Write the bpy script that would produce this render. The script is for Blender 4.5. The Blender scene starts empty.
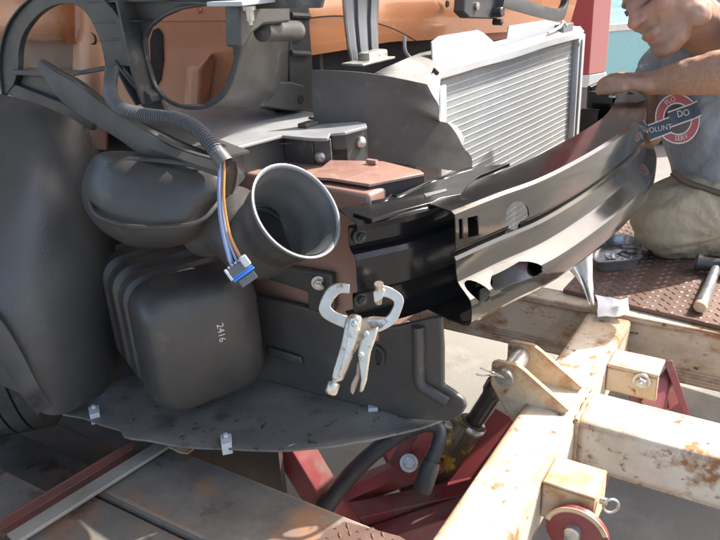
import bpy, bmesh, math, random
import numpy as np
from mathutils import Vector, Matrix, noise
from mathutils.bvhtree import BVHTree
random.seed(4)
SC = bpy.context.scene
COL = SC.collection
rad = math.radians
# ------------------------------------------------------------------ camera, sky, sun, exposure
FP, PITCH, ROLL, CAMH = 725.0, rad(23.5), rad(-3.4), 1.25
CR = Matrix.Rotation(rad(90) - PITCH, 3, 'X') @ Matrix.Rotation(ROLL, 3, 'Z')
CC = Vector((0, 0, CAMH))
cd = bpy.data.cameras.new('camera'); cam = bpy.data.objects.new('camera', cd); COL.objects.link(cam)
cam.matrix_world = Matrix.Translation(CC) @ CR.to_4x4()
cd.lens = 36 * FP / 720; cd.sensor_width = 36; cd.clip_end = 1000; cd.clip_start = .02
SC.camera = cam
SUN_AZ, SUN_EL = 65, 46
wd = bpy.data.worlds.new('World'); SC.world = wd; wd.use_nodes = True
nt = wd.node_tree; nt.nodes.clear()
sky = nt.nodes.new('ShaderNodeTexSky'); sky.sky_type = 'NISHITA'; sky.sun_disc = False
sky.sun_elevation = rad(SUN_EL); sky.sun_rotation = rad(SUN_AZ); sky.dust_density = 4.0; sky.air_density = 1.0; sky.ozone_density = .5
bg = nt.nodes.new('ShaderNodeBackground'); bg.inputs[1].default_value = .15
wo = nt.nodes.new('ShaderNodeOutputWorld')
nt.links.new(sky.outputs[0], bg.inputs[0]); nt.links.new(bg.outputs[0], wo.inputs[0])
sd = bpy.data.lights.new('sun', 'SUN'); sd.energy = 3.4; sd.angle = rad(.53); sd.color = (1, .96, .90)
sun = bpy.data.objects.new('sun', sd); COL.objects.link(sun)
sdir = Vector((math.sin(rad(SUN_AZ)) * math.cos(rad(SUN_EL)), math.cos(rad(SUN_AZ)) * math.cos(rad(SUN_EL)), math.sin(rad(SUN_EL))))
sun.rotation_euler = sdir.to_track_quat('Z', 'Y').to_euler(); sun.location = sdir * 30
vs = SC.view_settings; vs.view_transform = 'Standard'; vs.look = 'None'; vs.gamma = 1; vs.exposure = 1.68
try: vs.use_curve_mapping = False
except Exception: pass

# ------------------------------------------------------------------ measuring frames of the place
def ray(u, v): return CR @ Vector(((u - 360) / FP, -(v - 270) / FP, -1.0))
def P(u, v, z): return CC + ray(u, v) * z
def G(u, v, h):
    d = ray(u, v); return CC + d * ((h - CAMH) / d.z)
def onplane(u, v, o, n):
    d = ray(u, v); return CC + d * ((o - CC).dot(n) / d.dot(n))
a = rad(38); CL = Vector((math.sin(a), math.cos(a), 0)); CF = Vector((math.cos(a), -math.sin(a), 0))   # car: across, forward
CA = P(352, 250, 1.2); Z = Vector((0, 0, 1))
def W(f, l, z): p = CA + CF * f + CL * l; return Vector((p.x, p.y, z))
def onL(u, v, l): return onplane(u, v, CA + CL * l, CL)
def onF(u, v, f): return onplane(u, v, CA + CF * f, CF)
a = rad(33); RL = Vector((math.sin(a), math.cos(a), 0)); RC = Vector((math.cos(a), -math.sin(a), 0))   # rack: long, across
RZ = .45
RJ = G(600, 400, RZ)
def RW(c, k, z): p = RJ + RC * c + RL * k; return Vector((p.x, p.y, z))
def onK(u, v, k): return onplane(u, v, RJ + RL * k, RL)
def onC(u, v, c): return onplane(u, v, RJ + RC * c, RC)

# ------------------------------------------------------------------ materials
def col4(c): return (c[0], c[1], c[2], 1)
def mat(name, c, c2=None, rough=.5, metal=0., scale=6., lo=.35, hi=.65, spots=(), bump=0., bscale=80., coat=0., spec=.5, rvar=.12, edge=None, stretch=None, bdist=.002, bump2=None, sub=0):
    m = bpy.data.materials.new(name); m.use_nodes = True
    t = m.node_tree; N = t.nodes; Lk = t.links.new
    b = N['Principled BSDF']
    tc = N.new('ShaderNodeTexCoord'); mp = N.new('ShaderNodeMapping')
    Lk(tc.outputs['Object'], mp.inputs[0])
    if stretch: mp.inputs['Scale'].default_value = stretch
    def nz(s, det=6, ro=.6):
        n = N.new('ShaderNodeTexNoise'); n.inputs['Scale'].default_value = s; n.inputs['Detail'].default_value = det; n.inputs['Roughness'].default_value = ro
        Lk(mp.outputs[0], n.inputs['Vector']); return n.outputs['Fac']
    def rng(o, l, h, a=0., bb=1.):
        r = N.new('ShaderNodeMapRange'); r.inputs[1].default_value = l; r.inputs[2].default_value = h; r.inputs[3].default_value = a; r.inputs[4].default_value = bb
        Lk(o, r.inputs[0]); return r.outputs[0]
    def mix(f, A, B):
        x = N.new('ShaderNodeMix'); x.data_type = 'RGBA'
        Lk(f, x.inputs['Factor'])
        for q, s in ((A, 6), (B, 7)):
            if isinstance(q, tuple): x.inputs[s].default_value = col4(q)
            else: Lk(q, x.inputs[s])
        return x.outputs[2]
    n1 = nz(scale)
    cur = mix(rng(n1, lo, hi), tuple(c), tuple(c2 if c2 else [k * .75 for k in c]))
    rf = rng(nz(scale * 2.3), .3, .7, max(0.02, rough - rvar), min(1, rough + rvar))
    for sp in spots:
        sc_, ss, l, h = sp[:4]
        mk = rng(nz(ss, 8, .65), l, h)
        cur = mix(mk, cur, tuple(sc_))
        if len(sp) > 4:
            x = N.new('ShaderNodeMix'); Lk(mk, x.inputs[0]); Lk(rf, x.inputs[2]); x.inputs[3].default_value = sp[4]; rf = x.outputs[0]
    if edge:
        bv = N.new('ShaderNodeBevel'); bv.samples = 4; bv.inputs[0].default_value = edge[1]
        ge = N.new('ShaderNodeNewGeometry'); dt = N.new('ShaderNodeVectorMath'); dt.operation = 'DOT_PRODUCT'
        Lk(bv.outputs[0], dt.inputs[0]); Lk(ge.outputs['Normal'], dt.inputs[1])
        mk = rng(dt.outputs['Value'], .997, .93)
        mu = N.new('ShaderNodeMath'); mu.operation = 'MULTIPLY'; Lk(mk, mu.inputs[0]); Lk(rng(nz(edge[2]), .36, .52), mu.inputs[1])
        cur = mix(mu.outputs[0], cur, tuple(edge[0]))
    Lk(cur, b.inputs['Base Color']); Lk(rf, b.inputs['Roughness'])
    b.inputs['Metallic'].default_value = metal; b.inputs['Specular IOR Level'].default_value = spec
    b.inputs['Coat Weight'].default_value = coat; b.inputs['Coat Roughness'].default_value = .05
    if sub: b.inputs['Subsurface Weight'].default_value = sub; b.inputs['Subsurface Radius'].default_value = (.012, .005, .003)
    if bump:
        bn = N.new('ShaderNodeBump'); bn.inputs['Strength'].default_value = bump; bn.inputs['Distance'].default_value = bdist
        Lk(nz(bscale, 5), bn.inputs['Height']); last = bn
        if bump2:
            b2 = N.new('ShaderNodeBump'); b2.inputs['Strength'].default_value = bump2[0]; b2.inputs['Distance'].default_value = bump2[2]
            Lk(nz(bump2[1], 3), b2.inputs['Height']); Lk(bn.outputs[0], b2.inputs['Normal']); last = b2
        Lk(last.outputs[0], b.inputs['Normal'])
    return m

MT = {}
MT['plastic'] = mat('dusty black plastic', (.044, .042, .040), (.072, .067, .061), .4, scale=7, spots=[((.16, .145, .125), 14, .60, .85, .8), ((.3, .28, .25), 160, .73, .76, .9)], bump=.25, bscale=220)
MT['liner'] = mat('black liner plastic', (.050, .048, .046), (.077, .075, .072), .36, scale=4, spots=[((.12, .12, .12), 9, .62, .9, .7), ((.32, .32, .32), 95, .715, .735, .8)], bump=.2, bscale=260)
MT['graypl'] = mat('weathered gray plastic', (.044, .043, .041), (.068, .066, .062), .42, scale=5, spots=[((.22, .21, .19), 18, .58, .85, .7)], bump=.2, bscale=240)
MT['deflect'] = mat('gray rubber flap', (.050, .047, .044), (.074, .069, .064), .6, scale=9, spots=[((.13, .12, .10), 30, .6, .85)], bump=.35, bscale=420)
MT['tray'] = mat('dusty tray plastic', (.125, .118, .106), (.17, .16, .142), .55, scale=6, spots=[((.055, .052, .048), 13, .53, .70), ((.22, .20, .17), 6, .5, .8, .85), ((.03, .03, .03), 50, .6, .68)], bump=.3, bscale=150)
MT['orange'] = mat('orange car paint', (.56, .225, .095), (.62, .265, .12), .3, metal=.12, scale=3, spots=[((.48, .26, .15), 7, .6, .85, .6)], bump=.04, bscale=40, coat=.5)
MT['orangedusty'] = mat('dull orange undercoat', (.72, .34, .17), (.64, .31, .17), .45, scale=4, spots=[((.40, .26, .18), 9, .55, .8, .7)], bump=.08, bscale=60, coat=.15)
MT['primer'] = mat('reddish rail paint', (.27, .16, .125), (.34, .19, .14), .42, scale=6, spots=[((.22, .17, .15), 12, .55, .75, .7)], bump=.1, bscale=80, coat=.2)
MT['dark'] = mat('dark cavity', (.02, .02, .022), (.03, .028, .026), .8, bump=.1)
MT['blackgloss'] = mat('black electrocoat', (.008, .008, .009), (.013, .013, .013), .2, scale=5, spots=[((.06, .055, .05), 40, .66, .8, .4)], bump=.03, bscale=30, coat=.12, spec=.35, rvar=.06)
MT['beam'] = mat('shiny coated steel', (.115, .110, .104), (.085, .082, .078), .11, metal=.9, scale=5, spots=[((.10, .09, .08), 26, .64, .82, .35)], bump=.05, bscale=22, rvar=.05)
MT['alum'] = mat('bright aluminium', (.55, .555, .555), (.47, .475, .475), .38, metal=.15, scale=6, bump=.08, bscale=90)
MT['fin'] = mat('condenser core', (.33, .335, .33), (.37, .375, .37), .5, metal=.4, scale=14, spots=[((.13, .13, .12), 60, .62, .75)], bump=.5, bscale=900)
MT['finline'] = mat('condenser tube', (.66, .67, .67), (.58, .59, .59), .4, metal=.1, scale=20)
MT['zinc'] = mat('zinc plated steel', (.55, .54, .50), (.42, .41, .37), .35, metal=.75, scale=40, spots=[((.2, .15, .1), 90, .64, .75, .7)], bump=.1, bscale=200)
MT['plier'] = mat('worn nickel plate', (.60, .54, .45), (.46, .40, .32), .3, metal=.8, scale=22, spots=[((.20, .13, .08), 60, .58, .72, .6)], bump=.12, bscale=160)
MT['plierrust'] = mat('rusty plier steel', (.33, .22, .15), (.42, .34, .26), .45, metal=.5, scale=50, spots=[((.2, .09, .04), 60, .55, .7)], bump=.2, bscale=200)
MT['rack'] = mat('chipped white rack paint', (.58, .51, .405), (.66, .60, .50), .45, scale=6, spots=[((.40, .27, .15), 5, .45, .68, .7), ((.27, .125, .05), 13, .54, .65, .85), ((.20, .09, .04), 30, .585, .66, .85), ((.07, .05, .04), 60, .655, .69, .9)], bump=.35, bscale=90, edge=((.26, .12, .05), .028, 11), bdist=.0015)
MT['rackchannel'] = mat('rusty white channel paint', (.56, .48, .36), (.62, .56, .46), .5, scale=5, spots=[((.40, .27, .15), 6, .46, .68, .7), ((.30, .135, .05), 13, .53, .66, .85), ((.12, .06, .03), 40, .62, .69, .9)], bump=.35, bscale=80, edge=((.2, .09, .04), .016, 12), stretch=(1, 1, 1.7), bdist=.0015)
MT['lug'] = mat('rusty lug plate', (.52, .40, .25), (.60, .50, .36), .5, scale=10, spots=[((.36, .19, .075), 14, .45, .66, .8), ((.15, .065, .03), 40, .60, .7, .9)], bump=.4, bscale=110, edge=((.3, .15, .06), .006, 20))
MT['greysteel'] = mat('grimy gray platform paint', (.135, .125, .108), (.20, .185, .16), .5, scale=5, spots=[((.085, .07, .058), 3.5, .45, .64, .8), ((.26, .125, .06), 6, .49, .66, .7), ((.085, .05, .035), 15, .54, .66, .8), ((.30, .11, .085), 4, .61, .74, .6), ((.34, .33, .30), 60, .66, .72)], bump=.3, bscale=60, edge=((.36, .24, .14), .006, 18))
MT['flatbar'] = mat('pale flat bar', (.25, .24, .205), (.19, .18, .155), .5, scale=9, spots=[((.2, .11, .06), 20, .6, .72)], bump=.3, bscale=90)
MT['redrust'] = mat('red rusty angle', (.105, .034, .028), (.06, .03, .025), .55, scale=10, spots=[((.10, .05, .035), 30, .52, .68)], bump=.3, bscale=90)
MT['redpaint'] = mat('faded red paint', (.22, .042, .042), (.16, .034, .036), .4, scale=6, spots=[((.16, .10, .085), 9, .50, .68, .7), ((.06, .045, .04), 30, .60, .70, .8)], bump=.15, bscale=70)
MT['ram'] = mat('greasy yellow ram', (.055, .045, .03), (.09, .075, .045), .42, scale=9, spots=[((.40, .27, .04), 13, .52, .58, .5), ((.015, .014, .013), 20, .58, .7, .3)], bump=.3, bscale=90)
MT['rod'] = mat('oily ram rod', (.05, .045, .04), (.08, .07, .06), .3, metal=.4, scale=12, bump=.1)
MT['hose'] = mat('black hose rubber', (.03, .03, .03), (.05, .048, .045), .5, scale=16, spots=[((.32, .29, .24), 24, .60, .8, .9)], bump=.2, bscale=200)
MT['conduit'] = mat('conduit plastic', (.07, .072, .078), (.10, .10, .105), .38, scale=12)
MT['wireblue'] = mat('blue wire', (.16, .24, .52), (.10, .16, .40), .35); MT['wiregray'] = mat('gray blue wire', (.36, .40, .50), None, .35)
MT['wirewhite'] = mat('white wire', (.72, .66, .58), None, .35); MT['wireorange'] = mat('orange wire', (.62, .26, .07), None, .35); MT['wireblack'] = mat('black wire', (.03, .03, .035), None, .35)
MT['connector'] = mat('dark gray connector', (.10, .11, .11), (.07, .075, .075), .4); MT['seal'] = mat('blue seal', (.03, .20, .72), (.03, .16, .6), .35)
MT['latch'] = mat('pale gray latch', (.50, .52, .54), (.42, .44, .46), .35)
MT['tyre'] = mat('tyre rubber', (.045, .043, .04), (.075, .07, .063), .75, scale=10, spots=[((.11, .10, .085), 18, .52, .75)], bump=.3, bscale=180)
MT['tread'] = mat('rusty tread plate', (.115, .068, .05), (.15, .09, .07), .5, scale=8, spots=[((.28, .20, .16), 12, .6, .8, .5), ((.09, .05, .035), 26, .58, .7)], bump=.25, bscale=160, metal=.15)
MT['pan'] = mat('galvanised tray', (.42, .43, .43), (.33, .33, .33), .28, metal=.8, scale=12, spots=[((.16, .14, .12), 20, .6, .75)], bump=.15, bscale=70)
MT['cloth'] = mat('white rag', (.80, .79, .76), (.74, .72, .68), .85, bump=.4, bscale=60)
MT['hammersteel'] = mat('dull hammer steel', (.30, .32, .33), (.22, .23, .24), .38, metal=.7, scale=16, bump=.1)
MT['wood'] = mat('pale wood end', (.55, .43, .28), (.45, .33, .2), .6, scale=30, bump=.2)
MT['rubber'] = mat('dark steel', (.06, .06, .06), (.09, .085, .08), .45, metal=.5)
MT['latchsteel'] = mat('gray latch steel', (.085, .088, .09), (.12, .12, .12), .4, metal=.4, bump=.15)
MT['strap'] = mat('gray strap paint', (.14, .15, .155), (.18, .185, .19), .36, scale=5, spots=[((.3, .13, .06), 30, .7, .76)], bump=.1)
MT['post'] = mat('faded red post paint', (.50, .10, .09), (.56, .135, .115), .5, scale=1.2, bump=.08)
MT['teal'] = mat('teal car paint', (.27, .56, .58), (.31, .60, .62), .3, metal=.1, scale=1, coat=.6)
MT['glass'] = mat('dark car glass', (.03, .045, .05), None, .08, coat=.5)
MT['chrome'] = mat('chrome trim', (.8, .8, .8), None, .12, metal=1.)
MT['orangefar'] = mat('orange lift paint', (.55, .16, .03), (.48, .13, .03), .4, scale=2)
MT['denim'] = mat('gray blue shirt cotton', (.225, .255, .288), (.24, .27, .30), .85, scale=5, bump=.35, bscale=600, bump2=(.9, 11, .02))
MT['khaki'] = mat('khaki trouser cotton', (.34, .29, .195), (.37, .318, .22), .85, scale=5, spots=[((.30, .255, .175), 8, .58, .85)], bump=.3, bscale=500, bump2=(.9, 12, .02))
MT['belt'] = mat('brown belt leather', (.09, .06, .04), None, .5)
MT['printred'] = mat('red shirt print', (.28, .065, .07), (.23, .06, .065), .8, scale=30); MT['printnavy'] = mat('navy shirt print', (.028, .042, .062), (.04, .055, .075), .8, scale=30); MT['printwhite'] = mat('white shirt print', (.50, .46, .43), (.40, .37, .35), .8, scale=40)
MT['marking'] = mat('white stamped ink', (.75, .75, .75), None, .6)
MT['concrete'] = mat('worn concrete', (.235, .218, .19), (.18, .168, .148), .8, scale=1.1, spots=[((.33, .305, .265), 3, .52, .75), ((.10, .085, .07), 4.5, .58, .78), ((.08, .07, .06), 45, .64, .74), ((.42, .39, .34), 160, .66, .74)], bump=.5, bscale=120, bdist=.003)

# ------------------------------------------------------------------ mesh helpers
class MB:
    def __init__(s): s.v = []; s.f = []
    def add(s, vs, fs):
        o = len(s.v); s.v += [Vector(p) for p in vs]; s.f += [tuple(i + o for i in f) for f in fs]; return s
    def prism(s, pts, vec):
        n = len(pts); vec = Vector(vec)
        return s.add([Vector(p) for p in pts] + [Vector(p) + vec for p in pts], [tuple(range(n))[::-1], tuple(range(n, 2 * n))] + [(i, (i + 1) % n, n + (i + 1) % n, n + i) for i in range(n)])
    def box(s, o, x, y, z):
        o, x, y, z = map(Vector, (o, x, y, z)); return s.prism([o, o + x, o + x + y, o + y], z)
    def cbox(s, c, x, y, z):
        c, x, y, z = map(Vector, (c, x, y, z)); return s.box(c - (x + y + z) / 2, x, y, z)
    def band(s, A, B, vec, closed=False):
        n = len(A); vec = Vector(vec); A = [Vector(p) for p in A]; B = [Vector(p) for p in B]
        vs = A + B + [p + vec for p in A] + [p + vec for p in B]; fs = []
        for i in range(n if closed else n - 1):
            j = (i + 1) % n
            fs += [(i, j, n + j, n + i), (2 * n + i, 3 * n + i, 3 * n + j, 2 * n + j), (i, 2 * n + i, 2 * n + j, j), (n + i, n + j, 3 * n + j, 3 * n + i)]
        if not closed:
            fs += [(0, n, 3 * n, 2 * n), (n - 1, 3 * n - 1, 4 * n - 1, 2 * n - 1)]
        return s.add(vs, fs)
    def loft(s, rings, caps=True, closed=True):
        n = len(rings[0]); vs = [p for r in rings for p in r]; fs = []
        for k in range(len(rings) - 1):
            for i in range(n if closed else n - 1):
                j = (i + 1) % n; fs.append((k * n + i, k * n + j, (k + 1) * n + j, (k + 1) * n + i))
        if caps and closed:
            fs += [tuple(range(n))[::-1], tuple(range((len(rings) - 1) * n, len(rings) * n))]
        return s.add(vs, fs)
    def tube(s, path, r, n=14, caps=True):
        path = [Vector(p) for p in path]; m = len(path); R = r if isinstance(r, (list, tuple)) else [r] * m
        t0 = (path[1] - path[0]).normalized(); u = t0.orthogonal().normalized(); rings = []
        for i in range(m):
            t = (path[min(i + 1, m - 1)] - path[max(i - 1, 0)]).normalized()
            u = (u - t * u.dot(t)).normalized(); w = t.cross(u)
            rings.append([path[i] + (u * math.cos(2 * math.pi * k / n) + w * math.sin(2 * math.pi * k / n)) * R[i] for k in range(n)])
        return s.loft(rings, caps)
    def lathe(s, c, ax, prof, n=28, caps=False):
        c = Vector(c); ax = Vector(ax).normalized(); u = ax.orthogonal().normalized(); w = ax.cross(u)
        return s.loft([[c + ax * t + (u * math.cos(2 * math.pi * k / n) + w * math.sin(2 * math.pi * k / n)) * max(r, 1e-4) for k in range(n)] for t, r in prof], caps)
    def sheet(s, grid, th):
        R, Cn = len(grid), len(grid[0]); g = [[Vector(p) for p in r] for r in grid]
        nv = []
        for i in range(R):
            for j in range(Cn):
                a = g[min(i + 1, R - 1)][j] - g[max(i - 1, 0)][j]; b = g[i][min(j + 1, Cn - 1)] - g[i][max(j - 1, 0)]
                nn = a.cross(b)
                nv.append(nn.normalized() if nn.length > 1e-12 else Z)
        top = [p for r in g for p in r]; bot = [p + q * th for p, q in zip(top, nv)]; K = R * Cn; fs = []
        for i in range(R - 1):
            for j in range(Cn - 1):
                q = (i * Cn + j, i * Cn + j + 1, (i + 1) * Cn + j + 1, (i + 1) * Cn + j); fs += [q, tuple(K + x for x in q[::-1])]
        bd = [(0, j) for j in range(Cn)] + [(i, Cn - 1) for i in range(1, R)] + [(R - 1, j) for j in range(Cn - 2, -1, -1)] + [(i, 0) for i in range(R - 2, 0, -1)]
        bi = [i * Cn + j for i, j in bd]
        for q in range(len(bi)):
            x, y = bi[q], bi[(q + 1) % len(bi)]; fs.append((x, K + x, K + y, y))
        return s.add(top + bot, fs)
    def build(s, name, m, parent=None, bevel=0., ang=35, seg=2, label=None, kind=None, sub=0, smooth=True):
        me = bpy.data.meshes.new(name)
        root = parent
        off = Vector((0, 0, 0))
        if parent is not None:
            off = world_loc(parent)
        elif s.v:
            xs = [p.x for p in s.v]; ys = [p.y for p in s.v]; zs = [p.z for p in s.v]
            off = Vector(((min(xs) + max(xs)) / 2, (min(ys) + max(ys)) / 2, min(zs)))
        me.from_pydata([p - off for p in s.v], [], s.f)
        bm = bmesh.new(); bm.from_mesh(me); bmesh.ops.recalc_face_normals(bm, faces=bm.faces[:]); bm.to_mesh(me); bm.free()
        if smooth:
            me.shade_smooth(); me.set_sharp_from_angle(angle=rad(ang))
        me.materials.append(m if not isinstance(m, str) else MT[m])
        o = bpy.data.objects.new(name, me); COL.objects.link(o)
        if parent is not None: o.parent = parent
        else: o.location = off
        if bevel:
            b = o.modifiers.new('bevel', 'BEVEL'); b.width = bevel; b.segments = seg; b.limit_method = 'ANGLE'; b.angle_limit = rad(32); b.harden_normals = False
        if sub:
            q = o.modifiers.new('sub', 'SUBSURF'); q.levels = q.render_levels = sub
        if label: o['label'] = label
        if kind: o['kind'] = kind
        return o
def world_loc(o):
    p = Vector((0, 0, 0))
    while o: p = p + o.location; o = o.parent
    return p
def tag(o, label, cat, group=None):
    o['label'] = label; o['category'] = cat
    if group: o['group'] = group
    return o
def thing(name, label, cat, loc=(0, 0, 0), group=None):
    o = bpy.data.objects.new(name, None); o.empty_display_size = .05; COL.objects.link(o); o.location = loc; return tag(o, label, cat, group)
def dup(o, delta, parent=None):
    c = o.copy(); COL.objects.link(c); c.parent = parent if parent is not None else o.parent
    c.location = o.location + Vector(delta)
    for ch in list(o.children):
        d = ch.copy(); COL.objects.link(d); d.parent = c
    return c
def cr(pts, n=8, closed=False):
    pts = [Vector(p) for p in pts]; out = []; m = len(pts)
    for i in range(m if closed else m - 1):
        if closed: p0, p1, p2, p3 = pts[(i - 1) % m], pts[i], pts[(i + 1) % m], pts[(i + 2) % m]
        else: p0, p1, p2, p3 = pts[max(i - 1, 0)], pts[i], pts[i + 1], pts[min(i + 2, m - 1)]
        for k in range(n):
            t = k / n; out.append(.5 * ((2 * p1) + (p2 - p0) * t + (2 * p0 - 5 * p1 + 4 * p2 - p3) * t * t + (3 * p1 - p0 - 3 * p2 + p3) * t ** 3))
    if not closed: out.append(pts[-1].copy())
    return out
def crgrid(grid, n=6):
    rows = [cr(r, n) for r in grid]; cols = list(zip(*rows)); cols = [cr(c, n) for c in cols]; return [list(r) for r in zip(*cols)]
def pillow(outline, z0, front, back, rings=10, ridge=None, dz=None):
    """closed inflated body: pixel outline at distance z0, bulging towards and away from the viewer along the sight line"""
    n = len(outline); cu = sum(p[0] for p in outline) / n; cv = sum(p[1] for p in outline) / n; out = []
    def ring(k, h):
        t = k / rings; s = math.cos(t * math.pi / 2) if t < 1 else 0
        s = s ** .55
        return [P(cu + (u - cu) * s, cv + (v - cv) * s, z0 + (dz(u, v) if dz else 0) * s - h * math.sin(t * math.pi / 2)) for u, v in outline]
    R = [ring(k, -back) for k in range(rings - 1, 0, -1)] + [ring(k, front) for k in range(0, rings)]
    return R
def hexbolt(p, ax, r, h, parent, washer=True, m='zinc', name='bolt'):
    b = MB(); p = Vector(p); ax = Vector(ax).normalized(); u = ax.orthogonal().normalized(); w = ax.cross(u)
    if washer: b.lathe(p, ax, [(0, 0), (0, r * 1.55), (h * .28, r * 1.5), (h * .32, 0)], 20)
    b.loft([[p + ax * t + (u * math.cos(k * math.pi / 3) + w * math.sin(k * math.pi / 3)) * rr for k in range(6)] for t, rr in ((h * .25, r), (h * .9, r), (h, r * .85))])
    b.lathe(p + ax * h * .95, ax, [(0, r * .55), (.3 * h, r * .5), (.32 * h, 0)], 12)
    return b.build(name, m, parent, ang=30)

# ------------------------------------------------------------------ ground
g = MB(); gs = []
for i in range(25):
    row = []
    for j in range(25):
        f = lambda t: (abs(t) ** 2.2) * (1 if t > 0 else -1)
        row.append(Vector((f((j - 12) / 12) * 150 + .5, f((i - 12) / 12) * 150 + 2, 0)))
    gs.append(row)
g.add([p for r in gs for p in r], [(i * 25 + j, i * 25 + j + 1, (i + 1) * 25 + j + 1, (i + 1) * 25 + j) for i in range(24) for j in range(24)])
g.build('ground', 'concrete', kind='structure')

# ------------------------------------------------------------------ added roof, out of view, shaped to shade the car's left side
RFZ = 2.9; RFE = -.27 + (RFZ - .96) * .454 / math.tan(rad(SUN_EL))
roof = thing('shade_roof', 'added unseen gray metal roof, there to shade the left of the orange car', 'canopy', W(-2, 0, RFZ))
rw = []
for i in range(61):
    f = RFE - i * .075
    rw.append([W(f, l, RFZ + (.02 if i % 2 else 0) + .03 * i * .075) for l in (-3.5, -1, 1.5, 4.0)])
MB().sheet(rw, .003).build('roof_sheet', mat('gray roof sheet', (.30, .30, .29), (.25, .25, .24), .5, scale=2), roof, ang=80)
for l in (-3.4, 0, 3.9):
    MB().box(W(RFE - .05, l, RFZ - .12), -CF * 4.4, CL * .08, Z * .10).build('rafter', mat('rafter paint', (.25, .24, .22), None, .5), roof)
for f, l in ((RFE - .5, 3.9), (RFE - 4.2, -3.4), (RFE - 4.2, 3.9)):
    MB().box(W(f, l, 0), CF * .1, CL * .1, Z * (RFZ - .12)).build('column', 'strap', roof)

# ------------------------------------------------------------------ the car
car = thing('car', 'orange car with its front end stripped to bare rail, headlight bracket and radiator', 'car', W(-.5, .45, 0))
B = MB
# inner sheet metal (behind the bracket)
IL = .40
b = B(); pts = [onL(u, v, IL) for u, v in [(-60, -40), (306, -40), (306, 60), (306, 150), (200, 190), (60, 190), (-60, 170)]]
b.prism(pts, CL * .01)
inner = b.build('inner_fender', 'orangedusty', car, label='orange inner fender panel with a slot and a raised ridge')
# strut with rounded section and hole boss
def box_px(mb, pts, l, th):
    return mb.prism([onL(u, v, l) for u, v in pts], CL * th)
b = B(); rows = []
for v in (-10, 10, 35, 60, 90, 125):
    rows.append([onL(u, v, l) for u, l in ((76 - .02 * v, .10), (80, .06), (88, .045), (98, .05), (106, .07), (112, .10))])
b.sheet(crgrid(rows, 3), .004).build('strut', 'orangedusty', inner, ang=60)
b = B(); b.lathe(onL(93, 38, .046), -CL, [(.001, .0), (.002, .0085), (.004, .010), (.005, .0125), (.001, .014)], 20).build('hole_rim', 'dark', inner)
# ridge: a raised gusset
r0 = [onL(u, v, IL) for u, v in ((186, 66), (212, 52), (217, 60), (207, 110), (183, 110))]
rt = [onL(u, v, IL - .05) for u, v in ((197, 68), (211, 54), (200, 72), (199, 112), (195, 112))]
b = B(); b.loft([r0, rt]).build('ridge', 'orangedusty', inner, bevel=.006, seg=3)
b = B(); sl = [(150, 40), (153, 30), (158, 28), (162, 34), (163, 60), (160, 80), (156, 86), (151, 84)]
b.prism([onL(u, v, IL - .004) for u, v in sl], CL * .003).build('slot', 'dark', inner)
b = B(); b.tube([onL(u, v, IL - .002) for u, v in ((130, 21), (190, 20.5), (250, 20))], .0016, 8).build('seam', 'orangedusty', inner)
b = B(); b.lathe(onL(200, 10, IL), -CL, [(0, 0), (.002, .008), (.006, .006), (.006, 0)], 16).build('plug', 'orange', inner)
# outer fender lip
rows = []
for u in (-70, -30, 0, 30, 60, 72, 75):
    e = max(0, (u - 55) / 20)
    rows.append([onL(u, v, l) for v, l in ((-60, .02 + .03 * e), (-20, .0 + .03 * e), (8, .01 + .04 * e), (28, .015 + .04 * e), (37 + u * .06, .03 + .04 * e), (40 + u * .06, .075), (40 + u * .06, .13))])
b = B(); b.sheet(crgrid(rows, 4), .003).build('fender', 'orange', car, ang=60, label='orange fender edge above the wheel')
b = B(); box_px(b, [(-40, 36), (80, 41), (80, 78), (-40, 78)], .10, .006).build('inner_panel', mat('brown undercoat', (.20, .12, .075), (.26, .17, .11), .6, scale=7, bump=.15), car, label='dull brown panel under the fender edge')
b = B(); box_px(b, [(40, 70), (106, 70), (106, 150), (40, 140)], .08, .006).build('inner_panel', mat('red undercoat', (.34, .10, .05), (.25, .08, .045), .5, scale=7, bump=.15), car)
# near-black sheet standing in for the shaded interior behind duct and resonator
b = B(); b.prism([onL(u, v, .11) for u, v in [(60, 130), (330, 150), (330, 330), (240, 400), (60, 420)]], CL * .01).build('cavity_shade', 'dark', car)
# upper tie bar (orange) behind radiator, curved lower edge
UF = -.33
top = [(300, -40), (400, -40), (480, -40), (560, -40)]
low = [(300, 56), (350, 48), (390, 41), (415, 40), (440, 38), (480, 33), (520, 30), (570, 22)]
lw = cr([onF(u, v, UF) for u, v in low], 4); tp = [onF(300 + 270 * i / (len(lw) - 1), -40, UF - .03) for i in range(len(lw))]
md = [p.lerp(q, .4) + CF * .025 for p, q in zip(lw, tp)]
rol = [p - CF * .04 + Z * .004 for p in lw]
b = B(); b.sheet([tp, md, lw, rol], .003).build('tie_bar', 'orange', car, ang=60, label='orange radiator support panel across the car front')
b = B(); b.tube(cr([onF(u, v, UF + .022) for u, v in ((302, 19), (340, 16), (372, 22), (396, 30), (416, 41))], 6), .0016, 6).build('seam', 'dark', car)
b = B(); b.lathe(onF(447, 4, UF + .024), CF, [(0, 0), (.003, .0), (.003, .0075), (0, .009)], 14).build('hole_rim', 'dark', car)
b = B(); b.prism([onF(u, v, UF - .06) for u, v in ((290, 30), (572, -10), (572, 140), (290, 200))], -CF * .02).build('bay_shade', 'dark', car, label='near-black sheet standing in for the shaded engine bay')  # dark sheet painted for the shade inside the engine bay
b = B(); b.prism([onF(u, v, UF - .02) for u, v in ((478, -30), (566, -30), (566, 30), (482, 42))], -CF * .012).build('support_panel', mat('brick red panel', (.42, .09, .06), (.36, .075, .055), .5, scale=4, bump=.1), car, label='brick red panel above the radiator')
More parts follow.
